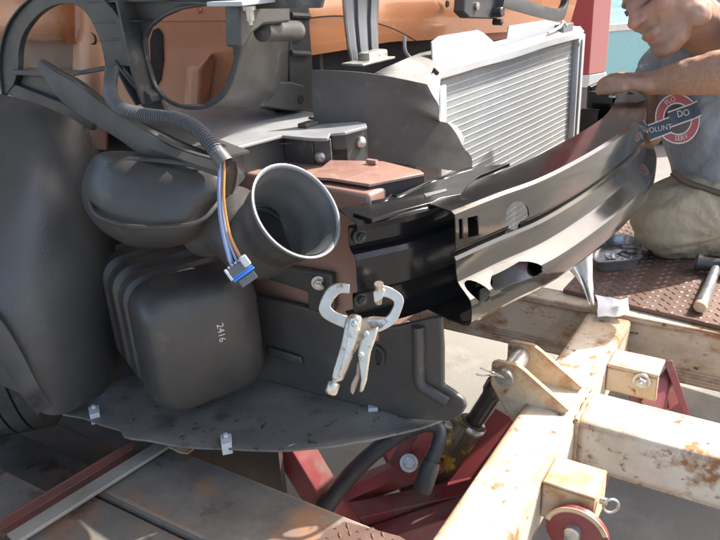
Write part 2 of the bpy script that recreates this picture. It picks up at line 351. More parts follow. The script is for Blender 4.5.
# strap bracket
def strip(l, pts): return [onF(u, v, l) for u, v in pts]
rows = []
for v, w0, w1 in ((-20, 342, 379), (20, 345, 376.5), (45, 348, 377), (56, 350, 378), (62, 351, 373)):
    k = w1 - w0
    rows.append([onF(w0 + k * t, v, f) for t, f in ((0, -.215), (.06, -.19), (.2, -.19), (.26, -.197), (.34, -.197), (.4, -.19), (.6, -.19), (.66, -.197), (.74, -.197), (.8, -.19), (.94, -.19), (1, -.215))])
b = B(); b.sheet(rows, .003)
strap = b.build('support_strap', 'strap', car, bevel=.001, ang=50, label='gray pressed strap hanging from the hood support')
b = B(); c = onF(366, 62, -.15); b.box(c - CL * .05 - CF * .02, CL * .105, CF * .05, Z * .004); b.build('strap_foot', 'zinc', strap, bevel=.001)
b = B(); c = onF(373, 60, -.15); b.loft([[c + CL * (x * s) + CF * (y * s * .7) + Z * h for x, y in ((-.03, -.02), (.03, -.02), (.034, 0), (.03, .02), (-.03, .02), (-.034, 0))] for h, s in ((.0, 1), (.014, 1), (.017, .9))]).build('strap_nut', 'zinc', strap, bevel=.001)
b = B(); c = onF(405, 50, -.25); b.tube(cr([c + Z * .03, c, c - Z * .02 + CL * .02], 5), .004, 8).build('clip', 'latch', car)
# hood latch and bar
b = B(); b.prism([onF(u, v, -.20) for u, v in ((466, -10), (505, -10), (505, 16), (496, 19), (470, 18), (464, 12))], -CF * .03)
latch = b.build('hood_latch', 'latchsteel', car, bevel=.003, label='dark latch block above the radiator')
b = B(); b.lathe(onF(494, 12, -.20), CF, [(-.01, .012), (.022, .012), (.024, .010), (.024, 0)], 16); b.lathe(onF(497, 22, -.20), CF, [(-.01, .008), (.014, .008), (.016, 0)], 14); b.build('latch_pin', 'rubber', latch)
b = B(); b.lathe(onF(476, 6, -.2), CF, [(0, .009), (.006, .009), (.007, 0)], 14).build('bolt', 'zinc', latch)
pth = cr([onF(u, v, -.19) for u, v in ((500, 0), (520, 6), (540, 12), (556, 15), (563, 10), (566, -4), (568, -16))], 5)
b = B(); b.loft([[p + CF * x + Z * y for x, y in ((.008, .017), (-.012, .013), (-.012, -.013), (.008, -.017), (.012, 0))] for p in pth]).build('latch_bar', 'latchsteel', car, label='gray bent bar above the radiator', ang=40)

# radiator / condenser
RF = -.085
rd = lambda u, v, d=0: onF(u, v, RF + d)
radp = bpy.data.objects.new('radiator', None); COL.objects.link(radp); radp.parent = car; radp.location = rd(510, 100) - world_loc(car); radp['label'] = 'bright aluminium radiator with fine slanting fins'
zt0 = rd(441, 77).z; l0 = (rd(441, 77) - CA).dot(CL); l1 = (rd(573, 50) - CA).dot(CL); zt = .5 * (zt0 + rd(573, 40).z) - .005; zb = CA.z - .28
b = B(); b.box(W(RF - .035, l0, zb), CL * (l1 - l0), CF * .035, Z * (zt - zb - .0)).build('core', 'fin', radp)
nf = 31; b = B(); b.box(W(RF, l0 + .002, zb + .006), CL * (l1 - l0 - .004), CF * .0012, Z * .0014)
fin0 = b.build('fin', 'finline', radp)
for i in range(1, nf): dup(fin0, (0, 0, (zt - zb - .02) * i / (nf - 1)), radp)
# side tanks
for (la, lb, h) in ((l1 + .001, l1 + .05, .012), (l0 - .03, l0 - .001, -.004)):
    b = B(); b.box(W(RF - .05, la, zb - .02), CL * (lb - la), CF * .065, Z * (zt + h - zb + .02)).build('side_tank', 'alum', radp, bevel=.004)
b = B(); b.box(W(RF + .0155, l1 + .018, zb), CL * .012, CF * .004, Z * (zt - zb)).build('side_rib', 'alum', radp, bevel=.001)
# rolled top flange, wavy lower edge
lowe = cr([rd(u, v, .02) for u, v in ((436, 79), (446, 77), (480, 67), (515, 57.5), (548, 46.5), (580, 38))], 5)
upe = cr([rd(u, v, .0) for u, v in ((433, 66), (446, 61), (480, 53), (515, 43), (548, 33), (580, 26))], 5)
mid = [p.lerp(q, .55) + CF * .012 for p, q in zip(lowe, upe)]
bk = [p - CF * .012 - Z * .004 for p in lowe]
b = B(); b.sheet([bk, lowe, mid, upe], .0025).build('top_flange', 'alum', radp, ang=50)
# reflector plate above with notch
pl = [(432, 42), (440, 36), (478, 30), (484, 33), (494, 42), (507, 39), (509, 26), (545, 20), (566, 24), (580, 27), (548, 33.5), (515, 43.5), (480, 53.5), (446, 61.5), (433, 66)]
b = B(); b.prism([rd(u, v, -.012) for u, v in pl], -CF * .003).build('top_plate', mat('pale painted plate', (.46, .48, .50), (.40, .42, .45), .4, scale=5, bump=.1), radp)
b = B(); b.box(rd(563, 35, .012), CL * .07, -CF * .03, Z * .025).build('mount_block', 'strap', radp, bevel=.002)
b = B(); b.tube(cr([rd(u, v, .01) for u, v in ((548, 33), (560, 27), (563, 22), (566, 26))], 5), .004, 8).build('clip', 'alum', radp)
for (u, v) in ((432, 76), (579, 44)):
    b = B(); b.lathe(rd(u, v, .015), CF, [(0, .006), (.003, .006), (.004, 0)], 12).build('rivet', 'zinc', radp)

# air deflector flap
DFF = -.04
face = [(312, 70), (340, 71), (375, 73), (405, 78), (426, 84), (431, 95), (438, 106), (438, 121), (446, 122), (455, 133), (461, 146), (470, 155), (471, 164), (470, 172), (440, 172), (365, 161), (318, 150)]
b = B(); n = 14; grid = []
lft = cr([Vector((312, 70, 0)), Vector((313, 110, 0)), Vector((318, 152, 0))], 6)
rgt = cr([Vector((426, 84, 0)), Vector((431, 94, 0)), Vector((438, 106, 0)), Vector((438.5, 121, 0)), Vector((447, 123, 0)), Vector((456, 135, 0)), Vector((462, 147, 0)), Vector((470, 156, 0)), Vector((471, 165, 0)), Vector((470, 173, 0))], 4)
def res(ls, k): 
    out = []
    for i in range(k):
        t = i / (k - 1) * (len(ls) - 1); a0 = int(min(t, len(ls) - 2)); out.append(ls[a0].lerp(ls[a0 + 1], t - a0))
    return out
lft, rgt = res(lft, 28), res(rgt, 28)
for p, q in zip(lft, rgt):
    row = []
    for i in range(29):
        t = i / 28; sm = Vector((426 + 44 * (p.y - 70) / 82, 84 + 89 * (p.y - 70) / 82, 0)); w = p.lerp(sm, t) + (q - sm) * t ** 6; v = w.y + (-6 if p.y < 71 else 0) * 0 + 4 * math.sin(t * math.pi) * (1 - (p.y - 70) / 80) * -1.0
        row.append(onF(w.x, v, DFF + .012 * math.sin(t * 3.0) * ((p.y - 70) / 80) - .14 * (1 - t) ** 1.3))
    grid.append(row)
b.sheet(grid, .003); defl = b.build('air_deflector', 'deflect', car, ang=50, label='matte gray flexible air deflector flap beside the radiator')
fl = [[onF(375 + (426 - 375) * t, 73 + 11 * t - 3.9 * math.sin(t * math.pi * .5 + 1.57 * 0) * 0, DFF - .056 + .052 * t) for t in [i / 8 for i in range(9)]],
      [onF(398 + (435 - 398) * t, 62 + 3 * t, DFF - .045) for t in [i / 8 for i in range(9)]],
      [onF(420 + (443.5 - 420) * t, 53 - 5 * t, DFF - .095) for t in [i / 8 for i in range(9)]]]
b = B(); b.sheet(crgrid(fl, 2), .003).build('folded_flap', mat('gray rubber flap lit top', (.10, .094, .085), (.14, .13, .118), .55, scale=9, bump=.5, bscale=420), defl, ang=60)  # fold painted paler than the flap to carry the sun on it
b = B(); b.sheet([[onF(u, v, DFF - .02) for u, v in ((418, 80), (430, 74), (440, 76))], [onF(u, v, DFF - .02) for u, v in ((425, 95), (432, 98), (438, 100))], [onF(u, v, DFF - .02) for u, v in ((436, 122), (438, 122), (440, 122))]], .002).build('edge_strip', 'alum', defl)
b = B(); b.sheet(crgrid([[onF(u, v, DFF - .025) for u, v in ((446, 121), (456, 126), (464, 138))], [onF(u, v, DFF - .025) for u, v in ((448, 126), (455, 134), (462, 146))]], 3), .002).build('edge_strip', 'alum', defl)

# frame rail with top plate
RLI = -.025
b = B(); q = [onL(u, v, RLI) for u, v in ((316, 180), (371, 187), (371, 330), (316, 320))]
zt_, zb_ = .915, .655
b.box(W(-.45, RLI, zb_), CF * .51, CL * .13, Z * (zt_ - zb_))
rail = b.build('frame_rail', 'primer', car, bevel=.006, label='reddish painted front frame rail')
tp = [G(u, v, .925) for u, v in ((310, 177), (330, 178), (369, 184), (424, 173), (420, 170), (383, 161), (330, 160))]
b = B(); b.prism(tp, -Z * .005).build('top_plate', mat('dirty pink plate paint', (.25, .135, .105), (.34, .21, .165), .35, scale=8, spots=[((.5, .42, .36), 14, .60, .8), ((.16, .10, .08), 9, .54, .72)], bump=.15, coat=.2), rail, bevel=.001)  # brownish pink paint with pale and dark dirty blotches
b = B(); e0, e1 = G(369, 184.3, .924), G(424, 173.2, .924); b.box(e0 - Z * .0, e1 - e0, -CF * .0025, -Z * .05).build('gap_shade', 'dark', rail)  # near-black strip painted for the shadowed gap below the plate edge
e0 = G(366, 163, .927); b = B(); b.box(e0, CF * .02, CL * .008, Z * .006).build('weld_tab', 'primer', rail)

# headlight bracket
hb = bpy.data.objects.new('headlight_bracket', None); COL.objects.link(hb); hb.parent = car; hb.location = P(200, 100, 1.2) - world_loc(car); hb['label'] = 'gray plastic headlight bracket with arch, ribs, shelf and side wing'
HL = -.09
# arch: outer and inner loops
out_ = [(4, 96), (0, 70), (2, 45), (10, 22), (26, 2), (48, -12), (75, -14), (100, -6), (122, 18), (128, 45), (133, 66)]
inn_ = [(13, 86), (18, 70), (19, 50), (24, 33), (37, 16), (53, 6), (70, 4), (83, 10), (94, 27), (101, 46), (105, 66)]
A_ = cr([onL(u, v, HL) for u, v in out_], 5); I_ = cr([onL(u, v, HL) for u, v in inn_], 5)
b = B(); b.band(A_, I_, CL * .012); b.band([p - CL * .006 for p in A_], [p.lerp(q, .12) - CL * .006 for p, q in zip(A_, I_)], CL * .0058)
b.build('arch', 'graypl', hb, bevel=.0012, ang=40)
b = B(); b.prism([onL(u, v, HL + .002) for u, v in ((3, 92), (13, 84), (62, 103), (92, 122), (92, 131), (62, 118), (30, 106))], CL * .012).build('lower_web', 'graypl', hb, bevel=.002)
b = B(); b.prism([onL(u, v, HL + .016) for u, v in ((10, 71), (62, 74), (64, 78), (66, 108), (12, 87))], CL * .003).build('corner_web', mat('dull plastic web', (.10, .085, .08), (.13, .105, .095), .5, scale=6, bump=.1), hb)
b = B(); b.prism([onL(u, v, HL - .005) for u, v in ((12, 70), (66, 73), (114, 64), (116, 69), (62, 78), (12, 75))], CL * .035).build('cross_bar', 'graypl', hb, bevel=.0015)
# panel with ribs
b = B(); pn = [(96, -30), (330, -30), (320, 8), (245, 9), (228, 6), (205, 6), (180, 10), (162, 18), (150, 28), (145, 40), (147, 60), (156, 90), (166, 112), (150, 118), (128, 84), (114, 66), (103, 42), (96, 20), (88, 6)]
b.prism([onL(u, v, HL + .02) for u, v in pn], CL * .006).build('panel', 'graypl', hb)
for pth_ in (((128, -20), (134, 5), (141, 40), (148, 70), (155, 95), (157, 100)),):
    pp = cr([onL(u, v, HL + .02) for u, v in pth_], 6)
    b = B(); b.band(pp, [p + CF * .006 for p in pp], -CL * .035).build('rib', 'graypl', hb, bevel=.0015)
for (u0, v0, u1, v1) in ((96, 2, 176, 0), (104, 22, 153, 20), (107, 40, 142, 38), (176, 2, 240, 4)):
    p, q = onL(u0, v0, HL + .02), onL(u1, v1, HL + .02)
    b = B(); b.band([p, p.lerp(q, .5), q], [p + Z * .001, p.lerp(q, .5) + Z * .004, q + Z * .001], -CL * .022).build('rib', 'graypl', hb, bevel=.001)
b = B(); b.lathe(onL(103, 14.5, HL + .0195), -CL, [(.0, .0), (.0005, .0085), (.003, .0095), (.004, .0125), (0, .0135)], 20).build('hole', 'redrust', hb)
# rim round the big opening
rim = [(238, 9), (226, 6), (205, 6), (180, 10), (162, 18), (149, 29), (144, 42), (147, 62), (155, 86), (168, 100), (185, 106), (205, 105), (221, 95), (231, 76), (238, 50), (242, 30)]
pp = cr([onL(u, v, HL + .015) for u, v in rim], 4); cen = sum(pp, Vector()) / len(pp)
b = B(); b.band(pp, [p + (p - cen).normalized() * .006 for p in pp], CL * .006).build('opening_rim', 'graypl', hb, bevel=.001, ang=60)
# fins at the foot of the panel
for pth_ in (((115, 66), (124, 84), (134, 100)), ((114, 60), (130, 80), (148, 98)), ((122, 66), (140, 86), (150, 96))):
    pp = cr([onL(u, v, HL - .004) for u, v in pth_], 4)
    b = B(); b.band(pp, [p - Z * .01 + CF * .002 for p in pp], CL * .03).build('rib', 'graypl', hb, bevel=.001)
# tower right of the opening
b = B(); tw = [(238, 30), (244, 28), (270, 25), (288, 10), (318, 2), (322, 114), (270, 118), (205, 112), (218, 98), (230, 78), (237, 52)]
b.prism([onL(u, v, .36) for u, v in tw], CL * .01).build('back_web', 'graypl', hb, bevel=.002)
b = B(); b.prism([onF(u, v, -.31) for u, v in ((290, -20), (306, 3), (309, 12), (316, 112), (290, 108))], -CF * .02).build('tower', 'graypl', hb, bevel=.002)
for v in (15, 53):
    p = onF(291, v, -.307); q = onF(309, v + 1, -.307)
    b = B(); b.tube([p, p.lerp(q, .5), q], .006, 8).build('rib', 'graypl', hb)
b = B(); p, q = onF(266, 30, -.335), onF(299, 30, -.315); b.lathe(p, (q - p), [(-.01, 0), (-.005, .022), ((q - p).length * .92, .022), ((q - p).length, .019), ((q - p).length, 0)], 24).build('socket', 'graypl', hb)
b = B(); b.prism([onF(u, v, -.325) for u, v in ((240, -20), (291, -20), (291, 24), (286, 34), (262, 34), (250, 50), (240, 56))], -CF * .02).build('upper_web', 'graypl', hb, bevel=.002)
L1 = cr([onL(u, v, HL + .018) for u, v in ((243, 6), (242, 30), (238, 50), (231, 76), (221, 95), (205, 106))], 4); L2 = cr([onF(u, v, -.332) for u, v in ((291, -20), (291, 14), (291, 44), (291, 76), (290, 98), (282, 114))], 4)
b = B(); b.sheet([L1, [p.lerp(q, .33) + CL * .02 for p, q in zip(L1, L2)], [p.lerp(q, .66) + CL * .02 for p, q in zip(L1, L2)], L2], .004).build('side_web', 'graypl', hb, ang=50)
b = B(); b.prism([onF(u, v, -.09) for u, v in ((238, -20), (290, -20), (291, 22), (264, 25), (252, 34), (246, 46), (240, 48))], -CF * .03); b.build('upper_box', 'graypl', hb, bevel=.004)
b = B(); p, q = onF(264, 31, -.11), onF(298, 31, -.13); b.lathe(p, (q - p), [(-.01, 0), (-.005, .016), ((q - p).length * .92, .016), ((q - p).length, .014), ((q - p).length, 0)], 24).build('socket', 'graypl', hb)
b = B(); p = P(242, 2, 1.02); b.cbox(p, CL * .07, CF * .07, Z * .006); clip = b.build('clip_plate', 'latch', hb, bevel=.001)
hexbolt(P(249, 6, 1.0), -Z, .006, .02, hb, name='screw')
b = B(); b.prism([onF(u, v, -.275) for u, v in ((260, 81), (292, 82), (305, 86), (305, 111), (292, 111), (260, 106))], -CF * .06)
bx = b.build('sensor_box', 'graypl', hb, bevel=.003)
b = B(); b.lathe(onF(301, 99.5, -.2738), CF, [(0, 0), (.0005, .0065), (.001, .007), (0, .008)], 16).build('hole', 'dark', hb)
# shelf
SZ = .968
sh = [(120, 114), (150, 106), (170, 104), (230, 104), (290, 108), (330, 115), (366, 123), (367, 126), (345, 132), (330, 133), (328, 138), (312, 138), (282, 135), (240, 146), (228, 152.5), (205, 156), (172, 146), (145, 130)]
b = B(); b.prism([G(u, v, SZ) for u, v in sh], -Z * .006); shelf = b.build('shelf', mat('sun glare shelf plastic', (.30, .30, .295), (.20, .205, .21), .4, scale=9, bump=.15, bscale=200), hb, bevel=.0015)  # sun glare on the shelf painted in as a paler plastic
def below(u, v, d, off=0): p = G(u, v, SZ - .0065); return p
def wallp(mb, a, c, d, th):
    A0, A1 = G(*a, SZ - .0062), G(*c, SZ - .0062); n_ = (A1 - A0).cross(Z).normalized(); n_ = -n_ if (n_ - CF * 0).dot(CC - A0) < 0 else n_
    return mb.prism([A0, A1, A1 - Z * d, A0 - Z * d], -n_ * th)
for a0, a1, d in (((313, 138.5), (330, 139), .062), ((331, 133.5), (346, 132.5), .03), ((346, 132.5), (367, 126.5), .062), ((283, 136), (312, 138.5), .065)):
    b = B(); wallp(b, a0, a1, d, .006).build('front_wall', 'graypl', hb, bevel=.0015)
b = B(); A0 = G(240, 147, SZ - .0065); A1 = G(283, 136, SZ - .0065)
b.prism([A0, A1, A1 - Z * .06, A0 - Z * .05 + CF * .0], CL * .006).build('front_wall', 'graypl', hb, bevel=.002)
b = B(); A2 = G(228, 152.5, SZ - .0065); b.prism([A2, A0, A0 - Z * .055, A2 - Z * .065], CL * .006).build('front_wall', 'graypl', hb, bevel=.002)
for k in range(2):
    b = B(); b.prism([G(266, 144 - 1, SZ - .016 - .022 * k), G(283, 136, SZ - .016 - .022 * k), G(306, 139.5, SZ - .016 - .022 * k), G(300, 142, SZ - .016 - .022 * k)], -Z * .004).build('ledge', 'graypl', hb, bevel=.001)
for u, v, f in ((320, 157, .0), (361, 142.5, .0)):
    a0 = G(321, 138.6, SZ - .006) if u < 340 else G(357, 129.6, SZ - .006)
    A0, A1 = (G(313, 138.5, SZ), G(330, 139, SZ)) if u < 340 else (G(346, 132.5, SZ), G(367, 126.5, SZ))
    n_ = (A1 - A0).cross(Z).normalized(); n_ = -n_ if n_.dot(CC - A0) < 0 else n_
    p = onplane(u, v, a0, n_); b = B(); b.lathe(p, n_, [(-.004, .010), (.001, .011), (.004, .010), (.007, .006), (.0075, 0)], 18).build('bolt', 'zinc', hb)
b = B(); p = G(318, 117, SZ + .001); b.lathe(p, Z, [(0, .018), (.002, .017), (.002, .012), (.0, .011), (.0, .0)], 20).build('boss', 'graypl', hb)
b = B(); p = G(308, 124, SZ + .004); b.cbox(p, CL * .035, CF * .02, Z * .007).build('boss', 'graypl', hb, bevel=.001)
# side wing: long bent plate from the arch to the front
wt = [(40, 62), (58, 73), (78, 84), (100, 101), (125, 119), (145, 131), (172, 148), (200, 158), (224, 164)]
wb = [(46, 76), (60, 96), (74, 109), (98, 124), (122, 139), (146, 155), (172, 158), (200, 168), (222, 176)]
ws = [-.15, -.155, -.16, -.165, -.17, -.175, -.18, -.18, -.175]
wu = cr([onL(u, v, s) for (u, v), s in zip(wt, ws)], 4); wl = cr([onL(u, v, s - .004) for (u, v), s in zip(wb, ws)], 4)
b = B(); b.sheet([wu, [p.lerp(q, .5) - CL * .006 for p, q in zip(wu, wl)], wl], .004)
wing = b.build('side_wing', mat('brown gray plastic', (.07, .066, .06), (.105, .098, .088), .6, scale=6, spots=[((.2, .18, .15), 20, .6, .85)], bump=.2, bscale=200), hb, ang=40)
fl_ = [p + CL * .010 + Z * .003 for p in wu]
b = B(); b.sheet([[p + Z * .0045 for p in wu], [p + CL * .005 + Z * .004 for p in wu], fl_], .003).build('wing_flange', 'graypl', hb, ang=50)
b = B(); ip = cr([onL(u, v, -.12) for u, v in ((138, 121), (160, 130), (182, 141), (222, 157))], 4)
b.sheet([ip, [p - Z * .004 + CL * .06 for p in ip]], .004).build('floor_web', 'graypl', hb)

# fender liner
gl = [[(-60, 85, 1.30), (0, 95, 1.30), (45, 108, 1.32), (84, 128, 1.36), (96, 150, 1.43), (100, 170, 1.52)],
      [(-60, 160, 1.24), (0, 160, 1.23), (40, 170, 1.24), (88, 180, 1.31), (112, 190, 1.40), (118, 200, 1.50)],
      [(-60, 240, 1.20), (0, 240, 1.19), (45, 240, 1.22), (95, 245, 1.29), (116, 250, 1.38), (122, 255, 1.48)],
      [(-55, 300, 1.19), (0, 310, 1.18), (40, 312, 1.21), (85, 318, 1.28), (110, 320, 1.37), (122, 322, 1.48)],
      [(-40, 345, 1.20), (10, 352, 1.20), (42, 356, 1.22), (80, 362, 1.28), (108, 364, 1.36), (121, 366, 1.48)],
      [(-10, 380, 1.23), (22, 393, 1.22), (42, 412, 1.24), (64, 413, 1.27), (92, 398, 1.34), (118, 385, 1.46)]]
gg = crgrid([[P(*q) for q in r] for r in gl], 6)
b = B(); b.sheet(gg, .003); liner = b.build('fender_liner', 'liner', car, ang=60, label='smooth black plastic wheel arch liner')
ee = cr([P(u, v, z) for u, v, z in ((-25, 300, 1.165), (0, 318, 1.165), (22, 352, 1.185), (38, 383, 1.2), (52, 405, 1.23))], 8); e2 = [P(u, v, z) for u, v, z in ((-60, 330, 1.19), (-22, 340, 1.185), (5, 368, 1.20), (22, 394, 1.21), (38, 413, 1.24))]
e2 = cr(e2, 8)
b = B(); b.sheet([ee, [p.lerp(q, .5) - CL * .004 for p, q in zip(ee, e2)], e2], .003).build('arch_lip', 'liner', liner, ang=60)
b = B(); b.lathe(P(34, 402, 1.19), (CC - P(34, 402, 1.19)), [(0, 0), (.001, .006), (.003, .0065), (.004, .009), (0, .01)], 16).build('hole', 'dark', liner)

# wheel
WC = P(-6, 290, 1.50); wax = (CL * -.8 - CF * .6).normalized()
wh = bpy.data.objects.new('wheel', None); COL.objects.link(wh); wh.parent = car; wh.location = WC - world_loc(car)
Rw, hw = .30, .10
prof = [(-hw, .19), (-hw * 1.05, .24), (-hw * .98, .275), (-hw * .8, .293)]
for k in range(5):
    c0 = -hw * .62 + k * hw * .31
    prof += [(c0 - .011, .299), (c0 - .0105, .299), (c0 + .0105, .300), (c0 + .011, .300)] if False else [(c0 - .0135, .2985), (c0 + .0125, .2985), (c0 + .0130, .290), (c0 + .0185, .290)]
prof += [(hw * .8, .293), (hw * .98, .275), (hw * 1.05, .24), (hw, .19)]
b = B(); b.lathe(WC, wax, prof, 72).build('tyre', 'tyre', wh, ang=50)
b = B(); b.lathe(WC, wax, [(-hw, .19), (-hw * .6, .18), (0, .17), (hw * .6, .18), (hw, .19), (hw * .8, .17), (hw * .5, .06), (hw * .5, 0)], 48).build('rim', 'zinc', wh)

# intake duct body (pillow) and horn
od = cr([Vector((u, v, 0)) for u, v in ((96, 155), (124, 151), (165, 156), (210, 160), (234, 168), (238, 186), (228, 200), (214, 216), (204, 232), (192, 242), (164, 248), (132, 246), (108, 235), (92, 220), (82, 200), (83, 178))], 4, True)
R_ = pillow([(p.x, p.y) for p in od], 1.17, .095, .05, 9, dz=lambda u, v: -.0004 * (u - 160))
duct = bpy.data.objects.new('intake_duct', None); COL.objects.link(duct); duct.parent = car; duct.location = P(230, 210, 1.12) - world_loc(car); duct['label'] = 'black intake duct with a wide flared horn mouth'
B().loft(R_).build('duct_body', 'plastic', duct, ang=70)
# mould ridge along the lower edge of the body
rp = cr([P(u, v, z) for u, v, z in ((88, 190, 1.17), (94, 212, 1.125), (112, 222, 1.095), (140, 227, 1.075), (180, 226, 1.065), (202, 220, 1.065), (214, 208, 1.075), (222, 196, 1.09))], 6)
B().tube(rp, .0035, 10).build('mould_line', 'plastic', duct)
rp = cr([P(u, v, z) for u, v, z in ((108, 166, 1.12), (135, 160, 1.115), (170, 162, 1.09), (200, 166, 1.075))], 6)
B().tube(rp, .004, 10).build('mould_line', 'plastic', duct)
HC = P(297, 211, 1.03); nrm = (CR @ Vector((.60, .38, .69))).normalized()
back = HC - nrm * .16
hp = []
path = cr([HC - nrm * .0, HC - nrm * .03, HC - nrm * .07, HC - nrm * .11 - CL * .0, P(232, 222, 1.15), P(205, 222, 1.19)], 6)
rr_key = [.0725, .0655, .058, .056, .058, .058]
rr = []
for i in range(len(path)):
    t = i / 6; k = min(int(t), 4); q = t - k; q = q * q * (3 - 2 * q); rr.append(rr_key[k] * (1 - q) + rr_key[k + 1] * q)
outer = B(); outer.tube(path, rr, 40, caps=False)
horn = outer.build('horn', 'plastic', duct, ang=60)
hm = mat('horn inner plastic', (.075, .08, .082), (.12, .125, .125), .3, scale=5, spots=[((.3, .3, .29), 30, .66, .9)], bump=.1, bscale=160)
B().tube(path, [r * .955 - .001 for r in rr], 40, caps=False).build('horn_inside', hm, duct, ang=60)
u_ = nrm.orthogonal().normalized(); w_ = nrm.cross(u_)
B().lathe(HC, nrm, [(-.004, .0725), (.0, .0752), (.003, .0748), (.0035, .0728), (.002, .0705), (-.004, .0685)], 48).build('horn_rim', mat('horn rim plastic', (.13, .135, .14), (.18, .185, .19), .3, scale=8), duct, ang=60)
B().lathe(HC - nrm * .125, nrm, [(0, .0), (.0, .045), (.03, .056)], 40).build('throat_shade', 'dark', duct)  # dark disc painted for the shade deep in the duct
# lower mount of the duct with bolt
b = B(); b.prism([onL(u, v, -.03) for u, v in ((225, 258), (300, 266), (336, 272), (338, 310), (312, 309), (312, 290), (262, 274), (225, 270))], -CL * .012).build('duct_mount', 'plastic', duct, bevel=.004)
hexbolt(onL(319, 282.5, -.043), -CL * .8 + CF * .5, .0085, .012, duct)

# resonator
RA = Vector((CF.x, CF.y, 0)); rc = P(185, 335, 1.27); rcl = (rc - CA).dot(CL); rcf = (rc - CA).dot(CF)
def rrect(f, l, z, hw_, hh, rad_, n=7):
    out = []
    for cx, cy, a0 in ((1, 1, 0), (-1, 1, 90), (-1, -1, 180), (1, -1, 270)):
        for k in range(n):
            an = rad(a0 + 90 * k / (n - 1)); p = RO + RF_ * f + RS_ * (cx * (hw_ - rad_) + rad_ * math.cos(an)); out.append(Vector((p.x, p.y, z + cy * (hh - rad_) + rad_ * math.sin(an))))
    return out
zc = .66; rings = []; RO = P(190, 333, 1.29); RF_ = Vector((math.sin(rad(147)), math.cos(rad(147)), 0)); RS_ = Vector((RF_.y, -RF_.x, 0)) * -1
f0 = rcf
sec = [(-.145, .035, .05, .02), (-.142, .09, .10, .05), (-.130, .108, .118, .055)]
for k in range(4):
    s = -.112 + k * .034
    sec += [(s - .008, .110, .121, .055), (s, .110, .121, .055), (s + .005, .099, .110, .05), (s + .014, .099, .110, .05), (s + .019, .111, .122, .055)]
sec += [(.045, .113, .124, .055), (.085, .112, .122, .055), (.108, .106, .116, .055), (.122, .092, .102, .052), (.130, .06, .07, .04), (.132, .02, .03, .012)]
for f, hw_, hh, rd_ in sec: rings.append(rrect(f * (1.75 if f < 0 else .85), 0, zc + .004, hw_ * .9, hh * .90, rd_ * .78))
reso = B().loft(rings).build('resonator', 'plastic', car, ang=48, label='black ribbed plastic resonator box stamped with small white figures', bevel=.0)
def text_mesh(s, size):
    c = bpy.data.curves.new('t', 'FONT'); c.body = s; c.size = size; c.align_x = 'CENTER'; c.align_y = 'CENTER'; c.resolution_u = 3
    o = bpy.data.objects.new('t', c); COL.objects.link(o); dg = bpy.context.evaluated_depsgraph_get(); me = bpy.data.meshes.new_from_object(o.evaluated_get(dg))
    vs = [v.co.copy() for v in me.vertices]; fs = [tuple(p.vertices) for p in me.polygons]
    bpy.data.objects.remove(o); bpy.data.curves.remove(c); bpy.data.meshes.remove(me); return vs, fs
def bvh_of(o):
    dg = bpy.context.evaluated_depsgraph_get(); dg.update(); ev = o.evaluated_get(dg); me = ev.to_mesh(); me.calc_loop_triangles()
    off = world_loc(o); t = BVHTree.FromPolygons([v.co + off for v in me.vertices], [tuple(x.vertices) for x in me.loop_triangles]); ev.to_mesh_clear(); return t
def decal(name, s, size, o_at, right, up, tree, m, parent, warp=None, lift=.0012):
    right = right.normalized(); up = (up - right * up.dot(right)).normalized(); nn = right.cross(up); vs, fs = text_mesh(s, size) if isinstance(s, str) else s
    pts = []
    for p in vs:
        x, y = (p.x, p.y) if not warp else warp(p.x, p.y)
        q = o_at + right * x + up * y; hit = tree.ray_cast(q + nn * .25, -nn, .6)
        pts.append((hit[0] + nn * lift) if hit[0] is not None else q + nn * lift)
    return B().add(pts, fs).build(name, m, parent, smooth=False)
tr = bvh_of(reso)
dcn = onplane(219, 331, RO + RF_ * .105, RF_)
decal('stamp', '2416', .017, dcn, -Z, RS_, tr, 'marking', reso)
pz = []
for (zz) in (-.03, .05):
    pass

# splash shield (tray)
TZ = .515
te = cr([Vector((u, v, 0)) for u, v in ((62, 413), (84, 417), (100, 423), (121, 429), (124, 435), (150, 440), (185, 445), (222, 447), (262, 449), (300, 448), (340, 444), (380, 436), (412, 428), (440, 420), (464, 406))], 3)
tb = cr([Vector((u, v, 0)) for u, v in ((108, 384), (125, 378), (150, 372), (180, 368), (225, 366), (262, 374), (300, 384), (340, 396), (372, 404), (400, 405), (440, 400), (460, 396))], 3)
te, tb = res(te, 44), res(tb, 44); grid = []
for p, q in zip(te, tb):
    row = []
    for i in range(12):
        t = i / 11; w = p.lerp(q, t); dip = -.006 * math.sin(min(1, t * 1.3) * math.pi) + .004 * noise.noise(Vector((w.x * .03, w.y * .05, 2)))
        if t < .08: dip -= .002
        row.append(G(w.x, w.y, TZ) + Z * dip)
    grid.append(row)
tray = B().sheet(grid, -.004).build('splash_shield', 'tray', car, ang=50, label='dusty dark splash shield under the resonator')
for u, v in ((94, 411), (226, 440), (373, 405)):
    p = G(u, v, TZ + .004); b = B(); w2 = (p - CC); w2.z = 0; w2.normalize(); s2 = w2.cross(Z)
    b.prism([p + s2 * x + w2 * y for x, y in ((-.009, -.012), (.009, -.012), (.010, .012), (-.008, .014))], Z * .003); b.box(p - s2 * .009 - w2 * .016 - Z * .018, s2 * .017, w2 * .003, Z * .022); b.box(p - s2 * .003 + Z * .0035, s2 * .007, w2 * .008, Z * .006)
    b.build('clip', 'latch', tray, bevel=.0008)
